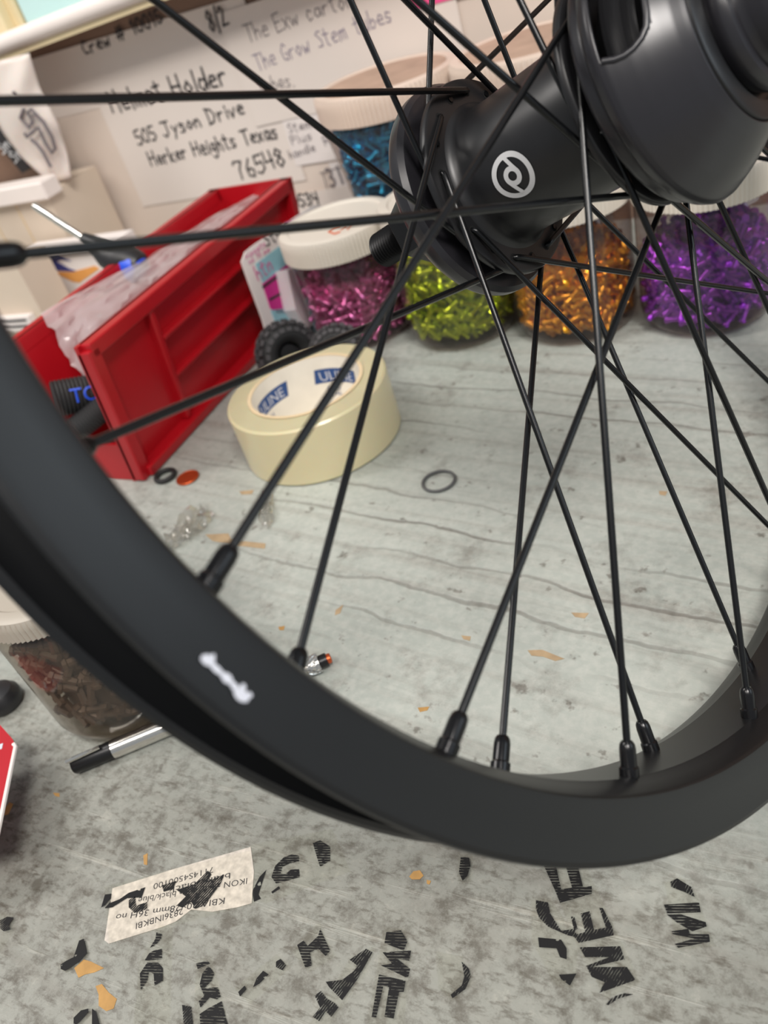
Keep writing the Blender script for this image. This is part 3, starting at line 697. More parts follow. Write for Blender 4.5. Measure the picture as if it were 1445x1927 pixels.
# ================================================================== THINGS IN THE BIN
def bagf(i, j):
    tops = [(76, 590, -.452), (170, 540, -.452), (270, 488, -.450), (345, 440, -.446), (400, 405, -.440), (470, 372, -.43), (532, 352, -.42)]
    bots = [(172, 728, -.428), (172, 650, -.415), (236, 598, -.408), (300, 552, -.406), (370, 498, -.405), (420, 456, -.405), (470, 416, -.406)]
    def lerp(L, t):
        x = t * (len(L) - 1); k = min(int(x), len(L) - 2); f = x - k
        return [(1 - f) * a + f * b for a, b in zip(L[k], L[k + 1])]
    A = onx(*lerp(tops, i)); B = onx(*lerp(bots, i))
    p = A * (1 - j) + B * j
    w = math.sin(j * math.pi) * .010
    nn = (math.sin(i * 17 + j * 5) * .4 + math.sin(i * 31 - j * 13) * .3 + math.sin(j * 23 + i * 9) * .3) * .004 + random.gauss(0, .0008)
    return p + np.array([.45 * w + nn, -.6 * w, .7 * w + nn * .5])
bg = obj('plastic_bag', grid(bagf, 42, 18), MB['bag'], loc=onx(270, 560, -.44)); tag(bg, 'crumpled clear plastic bag lying in the red bin', 'bag')
def tool_frame(p0, p1): d = np.asarray(p1) - np.asarray(p0); return np.linalg.norm(d), d / np.linalg.norm(d)
s0 = onx(62, 386, -.520); s1 = onx(156, 447, -.495); s2 = onx(203, 480, -.478); s3 = onx(262, 502, -.455)
sd = empty('screwdriver', s2); tag(sd, 'screwdriver with a bright steel shaft and black handle sticking out of the red bin', 'screwdriver')
L, d = tool_frame(s0, s1)
obj('shaft', tube([s0, s0 + d * .004, s0 + d * .0042, s0 + d * .016, s0 + d * .0162, s0 + d * .018, s1 - d * .002, s2], [.0024, .0030, .0030, .0030, .0024, .0030, .0028, .0026], 14), MB['steel'], sd)
L, d = tool_frame(s1, s3)
obj('handle', tube([s1, s1 + d * .008, s2, s2 + d * .008, s3 - d * .01, s3, s3 + d * .003], [.0040, .0060, .0105, .0125, .0130, .0110, .003], 20), MB['black_plastic'], sd)
obj('blue_insert', lathe([(.0080, -.001), (.0132, .0), (.0134, .006), (.0105, .012), (.0, .0135)], s2 + d * .016, d, 20), MB['bright_blue'], sd)
# black grips with blue lettering
for q, (pa, pb, r, lab) in enumerate((((100, 752), (196, 735), .0125, 'black rubber grip with blue lettering in the front of the red bin'), ((138, 812), (205, 760), .0085, 'ribbed black rubber grip without lettering, low at the front of the red bin'))):
    X = -.440 if q == 0 else -.428
    p0 = onx(*pa, X); p1 = onx(*pb, X + .02); L, d = tool_frame(p0, p1)
    gr_ = empty('rubber_grip', p0); tag(gr_, lab, 'grip')
    n = 26; P = [p0 + d * L * i / n for i in range(n + 1)]
    rr = [r * (.86 if i in (0, n) else (1.0 if i % 2 else .93)) for i in range(n + 1)]
    obj('grip_sleeve', tube(P, rr, 18), MB['rubber'], gr_)
    if q == 0:
        u = np.cross(d, O - p0); u /= np.linalg.norm(u); nn = np.cross(u, d)
        if nn @ (O - p0) < 0: nn = -nn
        tV, tF = font_mesh('TOOL', .0135); up = np.cross(nn, d)
        W = [p0 + d * (.010 + v[0] * .95) + up * (v[1] - .0046) + nn * (math.sqrt(max(r * r - (v[1] - .0046) ** 2, 0)) + .0006) for v in tV]
        obj('lettering', (np.array(W), tF), MB['bright_blue'], gr_, smooth=False)
# ================================================================== CARD, TYRES
def cardp(x, y): 
    return onx(x, y, -.372)
cr = [(455, 493), (462, 474), (478, 461), (545, 416), (590, 386), (606, 386), (612, 560), (580, 600), (540, 640), (520, 652), (505, 640), (494, 600), (468, 530)]
cw = np.array([cardp(*q) for q in cr])
card = empty('product_card', cw[9]); tag(card, 'white rounded product card with pink and cyan print, leaning by the pink jar', 'card')
nC = np.array([1., -.04, .06]); nC /= np.linalg.norm(nC)
if nC @ (O - cw[0]) < 0: nC = -nC
# flatten to one plane
c0 = cw.mean(0)
def cp(x, y, off=0): dd = ray(x, y); return O + dd * (((c0 - O) @ nC) / (dd @ nC)) + nC * off
cb = obj('card_sheet', prism([cp(*q) for q in cr], -nC, .0012), MB['card'], card, smooth=False)
def cpoly(name, pts, m, off=.0004): return obj(name, prism([cp(*q) for q in pts], nC, off), m, card, smooth=False)
cpoly('cyan_band', [(480, 497), (556, 440), (600, 425), (600, 480), (495, 535)], MB['cyan_print'])
cpoly('magenta_band', [(493, 534), (536, 500), (600, 470), (600, 590), (520, 590), (508, 580)], MB['magenta'], .0006)
for pts in ([(493, 538), (520, 518), (560, 505), (562, 509), (522, 523), (494, 543)], [(505, 562), (540, 543), (541, 547), (507, 567)]): cpoly('dark_stripe', pts, MB['black_plastic'], .0008)
cpoly('pale_band', [(509, 584), (536, 580), (600, 600), (596, 640), (530, 640)], MB['cyan_print'], .0006)
obj('blister', prism([cp(517, 512, .0004), cp(562, 497, .0004), cp(600, 480, .0004), cp(596, 570, .0004), cp(556, 622, .0004), cp(533, 586, .0004)], nC, .012), MB['blister'], card, smooth=False)
def ctext(s, a, b, h, wd, m): return obj('lettering', hand(s, cp(*a), cp(*b), h, wd, nC, .0009), m, card, smooth=False)
ctext('Style', (500, 466), (545, 432), .0095, .0011, MB['ink'])
ctext('nipsets', (462, 488), (500, 462), .004, .0006, MB['pink_print']); ctext('no 14 mm', (468, 498), (508, 472), .004, .0006, MB['pink_print']); ctext('htn', (484, 530), (515, 506), .012, .0012, MB['pink_print']); ctext('mmmmm', (536, 425), (572, 412), .004, .001, MB['pink_print'])
def tyre(name, label, c, axis, R, r):
    t = empty(name, (c[0], c[1], c[2] - R)); tag(t, label, 'tyre', 'small knobbly toy tyres')
    u, v, a = frame(axis); seg = 40
    pr = []
    for k in range(14):
        q = math.radians(-140 + 280 * k / 13); pr.append((R - r + r * .92 * math.cos(q) , r * 1.15 * math.sin(q)))
    pr += [(R - r * 1.62, r * .5), (R - r * 1.62, -r * .5)]
    obj('casing', lathe(pr, c, a, seg, (u, v), True), MB['rubber'], t)
    obj('inner_shade_disc', lathe([(0, -.002), (R - r * 1.6, -.0025), (R - r * 1.6, .0015), (R * .3, .001), (R * .28, .004), (0, .004)], c, a, 32, (u, v)), MB['black_plastic'], t)  # black disc added to stand for the shade inside the open tyre
    kn = []
    for row in range(5):
        q = math.radians(-70 + 35 * row)
        for k in range(20):
            th = 2 * math.pi * (k + .5 * (row % 2)) / 20; rad = math.cos(th) * u + math.sin(th) * v; tan = -math.sin(th) * u + math.cos(th) * v
            n = rad * math.cos(q) + a * math.sin(q); s = np.cross(tan, n)
            p = np.asarray(c) + rad * (R - r) + n * np.array(r * .9) * np.array([1, 1, 1]) + a * math.sin(q) * r * .12
            B, Fb = box(-1, 1, -1, 1, 0, 1)
            kn.append((p + B[:, :1] * tan * R * .085 + B[:, 1:2] * s * r * .18 + B[:, 2:] * n * r * .26, Fb))
    obj('tread_knobs', join(*kn), MB['rubber_dusty'], t, smooth=False)
    return t
c1 = ony(533, 643, .452); tyre('toy_tyre', 'small knobbly black tyre standing upright between the red bin and the tape roll', (c1[0], c1[1], .0235), (.78, -.55, .2), .0235, .0085)
c2 = ony(628, 640, .452); tyre('toy_tyre', 'small knobbly black tyre lying tilted behind the tape roll', (c2[0], c2[1] + .0, .0215), (.25, -.75, .55), .0205, .0085)
# ================================================================== SMALL THINGS ON THE BENCH
def ring(name, label, px_c, R, r, m, cat='ring'):
    p = onz(*px_c); o = obj(name, lathe([(R + r * math.cos(t), r + r * math.sin(t)) for t in np.linspace(0, 2 * math.pi, 10, endpoint=False)], (p[0], p[1], .0002), (0, 0, 1), 48, None, True), m, loc=(p[0], p[1], 0)); tag(o, label, cat); return o
ring('rubber_ring', 'thin grey rubber ring lying alone on the bench beyond the spokes', (826, 908), .0094, .0009, MB['gasket'])
ring('rubber_ring', 'thick black rubber ring lying beside the red bin', (313, 899), .0066, .0017, MB['rubber'])
p = onz(354, 901); coin = obj('coin', lathe([(0, 0), (.0076, 0), (.0080, .0004), (.0080, .0011), (.0077, .0014), (.0072, .0013), (.0070, .0011), (0, .0011)], (p[0], p[1], .0003), (0, 0, 1), 40), MB['copper'], loc=(p[0], p[1], 0)); tag(coin, 'copper coin lying on the bench beside the black rubber ring', 'coin')
p0 = onz(137, 1441, .0048); p1 = onz(622, 1238, .0045); L, d = tool_frame(p0, p1); d[2] = 0; d /= np.linalg.norm(d)
p0[2] = .0046
pen = empty('metal_pen', (*(p0 + d * L / 2)[:2], 0)); tag(pen, 'slim silver metal pen with a dark slotted end and knurled tip, under the rim', 'pen')
def pt(s): return p0 + d * L * s
obj('barrel', tube([pt(.15), pt(.152), pt(.90), pt(.902)], [.0040, .0044, .0044, .0038], 24), MB['steel'], pen)
cap = obj('slotted_end', tube([pt(.0), pt(.008), pt(.15)], [.0034, .0040, .0042], 24), MB['axle'], pen)
obj('clip', prism([pt(.0) + np.array([0, 0, .0041]), pt(.12) + np.array([0, 0, .0050]), pt(.12) + np.array([0, 0, .0058]), pt(-.01) + np.array([0, 0, .0050])], np.cross(d, (0, 0, 1)), .0016), MB['steel'], cap, smooth=False)
kn = []
for i in range(12):
    for sgn in (1, -1):
        P = []
        for k in range(7):
            s = .905 + .05 * k / 6; t = 2 * math.pi * i / 12 + sgn * k * .16; u, v, _ = frame(d)
            P.append(pt(s) + .0044 * (math.cos(t) * u + math.sin(t) * v))
        kn.append(tube(P, .0004, 4))
tip = obj('knurled_tip', join(tube([pt(.9), pt(.905), pt(.955), pt(.958)], [.0036, .0043, .0043, .0034], 20), *kn), MB['steel'], pen)
obj('copper_end', tube([pt(.985), pt(.987), pt(.999), pt(1.002)], [.0022, .0024, .0024, .0018], 16), MB['copper'], tip)
obj('dark_collar', tube([pt(.956), pt(.958), pt(.986), pt(.987)], [.0030, .0032, .0032, .0028], 16), MB['axle'], tip)
def crumple(name, label, poly, hgt, seed, m, z0=.0008):
    rr = random.Random(seed); P = [onz(*q) for q in poly]; n = len(P); c = np.mean(P, 0)
    ed = []
    for i in range(n):
        for k in range(3): ed.append(P[i] * (1 - k / 3) + P[(i + 1) % n] * k / 3)
    V = []; R_ = 6
    for i in range(R_):
        f = 1 - i / R_
        for q in ed: 
            v = c + (q - c) * (f + rr.uniform(-.03, .03)); v = np.array([v[0], v[1], z0 + (rr.random() ** 1.6) * hgt * (.25 if i == 0 else 1)]); V.append(v)
    V.append(np.array([c[0], c[1], z0 + hgt * .6])); k = len(ed); F = []
    for i in range(R_ - 1):
        for j in range(k): F.append((i * k + j, i * k + (j + 1) % k, (i + 1) * k + (j + 1) % k, (i + 1) * k + j))
    for j in range(k): F.append(((R_ - 1) * k + j, (R_ - 1) * k + (j + 1) % k, R_ * k))
    o = obj(name, (np.array(V), F), m, smooth=False, loc=(c[0], c[1], 0)); tag(o, label, 'plastic scrap'); return o
crumple('cellophane_scrap', 'crumpled scrap of shiny clear cellophane below the red bin', [(310, 1025), (345, 985), (385, 958), (406, 972), (385, 1000), (345, 1030), (318, 1042)], .009, 3, MB['film'])
crumple('cellophane_scrap', 'thin strip of clear film at the foot of the tape roll', [(488, 985), (500, 935), (514, 930), (520, 978), (505, 998)], .006, 5, MB['film'])
# folded red card at the left edge: a raised flat panel on its two bent-down flaps
rz = .026
A, B = onz(27, 1398, rz), onz(2, 1518, rz); ex = (A - B); ex[2] = 0; lx = np.linalg.norm(ex); ex /= lx; ey = np.array([-ex[1], ex[0], 0])
if ey[0] > 0: ey = -ey
def rb(s, t, zz): return np.array([B[0], B[1], 0]) + ex * s + ey * t + np.array([0, 0, zz])
def obox(s0, s1, t0, t1, z0, z1):
    Vb, Fb = box(0, 1, 0, 1, 0, 1); V = np.array([rb(s0 + (s1 - s0) * v[0], t0 + (t1 - t0) * v[1], z0 + (z1 - z0) * v[2]) for v in Vb])
    cc = V.mean(0); return V, [f if np.cross(V[f[1]] - V[f[0]], V[f[2]] - V[f[0]]) @ (V[list(f)].mean(0) - cc) > 0 else f[::-1] for f in Fb]
q0 = rb(0, .05, 0); pk = empty('folded_card', (q0[0], q0[1], 0)); tag(pk, 'red and white printed folded card at the left edge of the bench', 'card')
m_ = onz(0, 1364, rz); k_ = m_ - np.array([B[0], B[1], 0]); sm, tm = k_ @ ex, k_ @ ey
P = [rb(-.02, 0, rz - .0012), rb(lx, 0, rz - .0012), rb(lx + .003, .0015, rz - .0012), rb(sm, tm, rz - .0012), rb(sm, .07, rz - .0012), rb(-.02, .07, rz - .0012)]
obj('card_panel', prism(P, (0, 0, 1), .0012), MB['red_print'], pk, smooth=False)
obj('card_flap', obox(-.02, sm, .0688, .07, .0004, rz - .0012), MB['red_print'], pk, smooth=False)
obj('white_edge', tube([rb(-.02, -.0004, rz - .0008), rb(lx - .002, -.0004, rz - .0008), rb(lx, .0006, rz - .0006)], .0010, 8), MB['card'], pk)
for (s_, t_, w) in ((.004, .003, .006), (.013, .0045, .004), (.0, .010, .005), (lx - .001, .0055, .003), (lx - .004, .0095, .003)):
    obj('white_print', obox(s_, s_ + w, t_, t_ + .0028, rz, rz + .0002), MB['white_print'], pk, smooth=False)
p = onz(2, 1312, .006)
kb = obj('drawer_knob', lathe([(0, .0), (.008, .0), (.010, .003), (.0098, .007), (.0075, .0105), (.003, .012), (0, .0122)], (p[0], p[1], .0002), (0, 0, 1), 28), MB['black_plastic'], loc=(p[0], p[1], 0)); tag(kb, 'small black rounded knob at the left edge above the red box', 'knob')
# bare wood chips in the bench paint
def chip(pts, m): obj('bare_wood_chip', flat(pts, .00002, .00016), m, bench, smooth=False)
chip([(140, 1822), (158, 1806), (172, 1810), (196, 1822), (178, 1830), (160, 1834), (148, 1840)], MB['wood_bare'])
chip([(180, 1856), (192, 1852), (205, 1868), (220, 1880), (214, 1898), (200, 1903), (186, 1893), (186, 1872)], MB['wood_bare'])
chip([(770, 1650), (778, 1640), (790, 1638), (797, 1648), (790, 1655), (775, 1655)], MB['wood_bare']); chip([(803, 1656), (811, 1658), (808, 1665), (803, 1663)], MB['wood_bare'])
chip([(993, 1224), (1020, 1223), (1062, 1240), (1045, 1244), (1022, 1236), (1000, 1234)], MB['wood_pale'])
chip([(1075, 1153), (1108, 1154), (1100, 1164), (1082, 1161)], MB['wood_pale']); chip([(868, 1196), (886, 1198), (884, 1206), (872, 1203)], MB['wood_pale'])
chip([(386, 1006), (430, 1004), (436, 1016), (500, 1023), (498, 1033), (440, 1026), (400, 1018)], MB['wood_pale']); chip([(632, 1148), (646, 1138), (640, 1154), (630, 1158)], MB['wood_pale'])
chip([(786, 1332), (808, 1330), (804, 1337), (790, 1340)], MB['wood_bare']); chip([(524, 1180), (536, 1178), (534, 1186), (526, 1186)], MB['wood_bare'])
chip([(5, 1528), (18, 1510), (25, 1513), (16, 1532), (6, 1535)], MB['wood_bare']); chip([(270, 1610), (278, 1606), (277, 1628), (271, 1627)], MB['wood_bare'])
chip([(1240, 924), (1256, 925), (1252, 933), (1241, 931)], MB['wood_pale']); chip([(100, 1492), (112, 1493), (112, 1500), (104, 1498)], MB['wood_bare']); chip([(450, 925), (478, 922), (474, 930), (455, 931)], MB['wood_pale'])
# ---- printed label stuck to the bench
lab = [(205, 1776), (197, 1770), (212, 1672), (330, 1635), (472, 1594), (478, 1640), (474, 1700), (445, 1708), (400, 1716), (360, 1712), (330, 1735), (305, 1745), (240, 1765)]
lb = obj('paper_label', flat(lab, .0001, .0002), MB['label'], smooth=False, loc=onz(340, 1690)); tag(lb, 'torn white paper label with upside-down print stuck on the bench', 'label')
def printed(s, a, b, size_h, m, parent, z0=.00035, name='lettering'):
    V, F = font_mesh(s, 1.0); P0 = onz(*a); P1 = onz(*b); e = P1 - P0; Lx = np.linalg.norm(e); e /= Lx; up = np.array([-e[1], e[0], 0]); w = V[:, 0].max() - V[:, 0].min()
    W = np.array([P0 + e * (v[0] - V[:, 0].min()) / w * Lx + up * v[1] * size_h for v in V]); W[:, 2] = z0
    return obj(name, (W, F), m, parent, smooth=False)
for s, a, b in (('2836INBKBI', (345, 1710), (257, 1738)), ('KBIA 20x28mm 36H no', (424, 1690), (220, 1722)), ('IKON alum. male black/blue', (466, 1653), (262, 1690)), ('brake black', (434, 1643), (318, 1672)), ('7114S4500100', (402, 1632), (290, 1664))):
    printed(s, a, b, .0034, MB['ink'], lb)
# ---- strips of clear tape with black print, stuck on the bench
def crop(L, ox, oy, s): return [(ox + x / s, oy + y / s) for x, y in L]
A_ = lambda L: crop(L, 0, 1500, 2.89); B_ = lambda L: crop(L, 450, 1550, 2.89); C_ = lambda L: crop(L, 850, 1550, 2.4286)
strips = [
 ('tape strip with a black broken letter S beside the paper label', [(470, 1590), (625, 1560), (660, 1640), (500, 1700), (478, 1690)], [
   (B_([(148, 250), (105, 385), (118, 408), (80, 425), (70, 370), (110, 290)]), 2), (B_([(325, 175), (290, 165), (240, 185), (195, 230), (175, 290), (200, 325), (260, 310), (330, 290), (325, 245), (280, 250), (250, 275), (225, 270), (235, 235), (275, 215), (325, 205)]), 0), (B_([(400, 105), (440, 90), (495, 125), (495, 200), (440, 235), (425, 190)]), 0), (B_([(175, 370), (215, 340), (222, 352), (180, 380)]), 2)]),
 ('tape strip with smeared black letters laid across the paper label', [(195, 1668), (470, 1600), (480, 1700), (205, 1775)], [
   (A_([(550, 600), (570, 530), (605, 525), (600, 575), (650, 555), (700, 520), (790, 490), (770, 545), (690, 550), (610, 600), (570, 605)]), 2), (A_([(700, 560), (735, 540), (740, 590), (800, 570), (800, 610), (730, 630), (700, 600)]), 1), (A_([(880, 480), (960, 455), (940, 500), (890, 515)]), 1), (A_([(960, 505), (1060, 470), (1130, 400), (1150, 420), (1130, 455), (1220, 420), (1200, 470), (1110, 590), (1060, 608), (1040, 570), (990, 600), (960, 590), (1010, 540)]), 1)]),
 ('narrow tape strip with black letters i and c below the paper label', [(250, 1930), (262, 1810), (300, 1740), (325, 1745), (320, 1930)], [
   (A_([(835, 835), (880, 825), (880, 880), (785, 890), (810, 850)]), 0), (A_([(850, 735), (880, 745), (875, 770), (850, 800), (815, 820), (845, 770)]), 0), (A_([(800, 900), (860, 900), (885, 930), (885, 1000), (840, 1025), (835, 960), (810, 950), (800, 1000), (765, 1050), (760, 960)]), 0)]),
 ('tape strip with a striped black letter S at the bottom edge', [(365, 1930), (368, 1805), (398, 1800), (430, 1930)], [
   (A_([(1065, 905), (1130, 890), (1140, 905), (1075, 935)]), 0), (A_([(1130, 920), (1145, 930), (1165, 960), (1150, 1000), (1110, 1040), (1160, 1035), (1185, 1035), (1200, 1085), (1180, 1100), (1140, 1090), (1090, 1145), (1080, 1110), (1110, 1080), (1085, 1020), (1100, 960)]), 0), (A_([(1130, 1150), (1205, 1110), (1225, 1190), (1245, 1260), (1090, 1260), (1085, 1180)]), 0), (A_([(990, 1130), (1040, 1140), (1050, 1250), (1000, 1250)]), 1)]),
 ('tape strip with black dash marks between the striped letters', [(440, 1860), (520, 1795), (548, 1820), (470, 1890)], [
   (A_([(1295, 1060), (1330, 1025), (1340, 1045), (1305, 1085)]), 2), (B_([(200, 750), (225, 735), (255, 770), (240, 800), (200, 780)]), 1), (B_([(130, 800), (160, 820), (110, 870), (75, 890), (95, 840)]), 2)]),
 ('tape strip with a jagged black letter M fragment in the middle of the bench front', [(548, 1790), (600, 1735), (632, 1800), (580, 1830)], [
   (B_([(315, 660), (350, 635), (372, 665), (430, 610), (440, 570), (495, 690), (470, 720), (430, 680), (385, 700), (395, 770), (360, 785)]), 0)]),
 ('tape strip with worn checkered letter fragments at the bottom', [(580, 1930), (660, 1800), (705, 1780), (690, 1830), (620, 1930)], [
   (B_([(600, 740), (690, 680), (725, 700), (640, 850), (560, 960), (490, 890), (470, 860), (560, 850), (625, 800), (640, 770)]), 1), (B_([(410, 935), (445, 910), (475, 950), (520, 975), (540, 1000), (500, 1050), (470, 1020), (435, 1075), (400, 1050), (440, 1000)]), 1)]),
 ('tape strip with tall striped black letters WE in the middle of the bench front', [(690, 1930), (722, 1745), (760, 1748), (775, 1790), (760, 1930)], [
   (B_([(800, 590), (880, 580), (915, 640), (895, 690), (790, 650)]), 0), (B_([(780, 700), (935, 690), (925, 745), (860, 735), (930, 790), (920, 832), (905, 835), (770, 770), (830, 760)]), 0), (B_([(760, 820), (905, 855), (895, 915), (870, 915), (840, 1060), (790, 1050), (815, 890), (785, 880), (745, 1055), (720, 1050)]), 0)]),
 ('scrap of tape with a worn black crescent letter O', [(820, 1790), (870, 1800), (890, 1850), (850, 1885), (825, 1860)], [
   (B_([(1210, 750), (1250, 790), (1260, 830), (1230, 900), (1160, 950), (1150, 930), (1210, 880), (1225, 830)]), 1)]),
 ('scrap of tape with a small black pointed mark just below the rim', [(860, 1605), (890, 1608), (888, 1660), (864, 1664)], [
   (B_([(1205, 180), (1250, 185), (1258, 230), (1240, 285), (1215, 310), (1195, 265)]), 0)]),
 ('long tape strip with black letters A E W running down from the rim', [(1025, 1625), (1100, 1625), (1205, 1850), (1140, 1880), (1090, 1790)], [
   (C_([(420, 190), (475, 190), (500, 300), (550, 292), (520, 190), (575, 190), (600, 290), (640, 285), (640, 320), (495, 362), (470, 300)]), 0), (C_([(555, 510), (610, 495), (590, 410), (630, 400), (650, 485), (705, 475), (675, 385), (690, 385), (735, 475), (740, 510), (580, 545)]), 1), (C_([(545, 425), (560, 425), (575, 480), (560, 490)]), 1),
   (C_([(585, 565), (770, 560), (790, 620), (640, 655), (800, 655), (840, 715), (670, 775), (700, 725), (640, 700), (615, 650), (720, 610), (610, 610)]), 1), (C_([(705, 825), (740, 790), (790, 775), (830, 780), (760, 800), (715, 830)]), 1)]),
 ('crinkled tape strip with broken letters C and T left of the long strip', [(1000, 1690), (1035, 1690), (1090, 1770), (1080, 1860), (1045, 1855), (1000, 1770)], [
   (C_([(385, 350), (440, 360), (450, 410), (500, 490), (560, 480), (575, 520), (530, 510), (440, 470), (400, 430), (385, 390)]), 1), (C_([(395, 520), (500, 530), (525, 570), (525, 620), (495, 610), (480, 570), (400, 565)]), 2), (C_([(490, 690), (570, 685), (540, 740), (500, 710)]), 2)]),
 ('tape strip with a striped black letter W at the right below the rim', [(1250, 1660), (1280, 1650), (1310, 1680), (1345, 1780), (1275, 1790)], [
   (C_([(1000, 265), (1030, 250), (1095, 290), (1110, 335), (1060, 310), (1005, 290)]), 1), (C_([(970, 370), (1130, 360), (1138, 405), (985, 410)]), 0), (C_([(980, 412), (1050, 415), (1160, 450), (1165, 470), (1100, 492), (1030, 452)]), 0), (C_([(1005, 492), (1080, 480), (1090, 505), (1175, 505), (1180, 540), (1035, 568), (1020, 550), (1110, 525), (1010, 505)]), 0)]),
 ('scrap of tape with a black comma-shaped mark at the lower left', [(108, 1820), (150, 1760), (168, 1795), (125, 1832)], [
   (A_([(330, 910), (360, 890), (400, 870), (430, 780), (455, 770), (472, 850), (430, 895), (355, 945), (330, 935)]), 2)]),
 ('scrap of tape with a broken black letter O at the bottom left', [(132, 1930), (140, 1895), (185, 1888), (192, 1930)], [
   (A_([(400, 1200), (440, 1160), (480, 1150), (480, 1170), (430, 1225), (400, 1250)]), 2), (A_([(500, 1150), (520, 1165), (545, 1260), (500, 1260)]), 2)]),
 ('scrap of tape with worn dark flecks at the far left', [(-5, 1715), (25, 1720), (22, 1755), (-5, 1800)], [
   (A_([(0, 670), (40, 650), (75, 655), (50, 690), (55, 720), (20, 730), (0, 715)]), 1)]),
]
for n_, (lab_, outline, marks) in enumerate(strips):
    z0 = .0002 + .00006 * n_ if 'across' not in lab_ else .0006
    st = obj('tape_strip', sheetz(outline, z0), MB['tapefilm'], smooth=False, loc=onz(*np.mean(outline, 0))); tag(st, lab_, 'tape strip', 'printed tape strips stuck to the bench front')
    for poly, kd in marks: obj('black_print', sheetz(poly, z0 + .00004), MB['print%d' % kd], st, smooth=False)
# ================================================================== PAPERS ON THE WALL
PY = WY - .001
def wq(x, y, d=0.0): return ony(x, y, PY - d)
def sheet(name, label, pts, d, m, cat='paper'):
    """rectangle on the wall from opposite pixel corners: upright sheet"""
    P = [wq(*q, d) for q in pts]
    o = obj(name, prism(P, (0, -1, 0), .0003), m, smooth=False, loc=P[0]); tag(o, label, cat); return o
def rect(x0, x1, z0, z1, d, rot=0):
    c = np.array([(x0 + x1) / 2, (z0 + z1) / 2]); out = []
    for x, z in ((x0, z0), (x1, z0), (x1, z1), (x0, z1)):
        v = np.array([x, z]) - c; out.append((c[0] + v[0] * math.cos(rot) - v[1] * math.sin(rot), PY - d, c[1] + v[0] * math.sin(rot) + v[1] * math.cos(rot)))
    return out
def wsheet(name, label, x0, x1, z0, z1, d, m, rot=0, cat='paper'):
    P = rect(x0, x1, z0, z1, d, rot); o = obj(name, prism(P, (0, -1, 0), .0003), m, smooth=False, loc=P[0]); tag(o, label, cat); return o
def note(s, a, b, h, wd, m, parent, d): return obj('handwriting', hand(s, wq(*a, 0), wq(*b, 0), h, wd, (0, -1, 0), d), m, parent, smooth=False)
pa = wsheet('backing_sheet', 'large cream sheet of paper covering the wall behind the notes', -.735, -.12, .02, .205, .0002, MB['paper2'])
tl = wq(205, 165); 
pb = wsheet('address_note', 'white paper with a handwritten black address, above the red bin', -.640, -.435, .070, .189, .0012, MB['paper'], math.radians(.5))
note('Helmet Holder', (216, 212), (436, 158), .019, .0022, MB['ink'], pb, .0018)
note('505 Jyson Drive', (262, 272), (466, 212), .013, .0018, MB['ink'], pb, .0018)
note('Herker Heights Texas', (288, 312), (528, 258), .014, .0018, MB['ink'], pb, .0018)
note('76548', (452, 338), (544, 308), .017, .0019, MB['ink'], pb, .0018)
pc = wsheet('pen_note', 'cream paper with faint blue and grey pen writing, left of the pink note', -.470, -.255, .128, .222, .0022, MB['paper'], math.radians(1.5))
for s, a, b, h, m in (('The Exw carton', (470, 78), (672, 8), .013, 'ink_soft'), ('The Grow Stem tubes', (488, 132), (744, 38), .013, 'ink_blue'), ('tubes.', (492, 172), (560, 160), .012, 'ink_soft'), ('1/8', (778, 30), (830, 0), .018, 'ink_soft')):
    note(s, a, b, h, .0009, MB[m], pc, .0028)
pd = wsheet('small_note', 'small white slip with faint pencil lines beside the teal jar', -.440, -.360, .085, .130, .0016, MB['card'])
for s, a, b in (('Stem', (546, 250), (590, 238)), ('Plus', (552, 272), (592, 260)), ('handle', (548, 298), (598, 282)), ('R.', (612, 274), (645, 262))): note(s, a, b, .008, .0008, MB['ink_soft'], pd, .0022)
pe = wsheet('number_label', 'white printed label with the number 3112 beside the teal jar', -.405, -.335, .030, .083, .0016, MB['card'])
V, F = font_mesh('3112', 1.0); a_, b_ = wq(622, 352), wq(690, 335); e_ = (b_ - a_); Ln = np.linalg.norm(e_); e_ /= Ln; w_ = V[:, 0].max()
obj('lettering', (np.array([a_ + e_ * v[0] / w_ * Ln + np.cross((0, -1, 0), e_) * v[1] * .026 + np.array([0, -.0022, 0]) for v in V]), F), MB['ink_soft'], pe, smooth=False)
for pts in (((603, 324), (640, 314)), ((640, 314), (690, 300)), ((608, 322), (628, 392))):
    g0, g1 = wq(*pts[0]), wq(*pts[1]); obj('ruled_line', tube([g0 - np.array([0, .0021, 0]), g1 - np.array([0, .0021, 0])], .0004, 4), MB['ink_soft'], pe, smooth=False)
pf = wsheet('marker_note', 'paper strip marked R-0534 in black marker above the pink jar', -.470, -.380, .020, .060, .0024, MB['paper'], math.radians(1))
note('R-0534', (530, 392), (606, 382), .012, .0018, MB['ink'], pf, .0030)
ph = wsheet('upper_note', 'grey shaded paper strip under the shelf with the marks 8/2', -.705, -.440, .170, .2255, .0007, MB['paper'], math.radians(.8))
note('Crew # 10015', (162, 104), (312, 40), .011, .0018, MB['ink'], ph, .0012)
note('8/2', (400, 58), (436, 44), .015, .0018, MB['ink'], ph, .0030)
wsheet('pink_note', 'hot pink sticky note on the wall above the maroon jar', -.293, -.20, .188, .235, .0030, MB['hotpink'], math.radians(1))
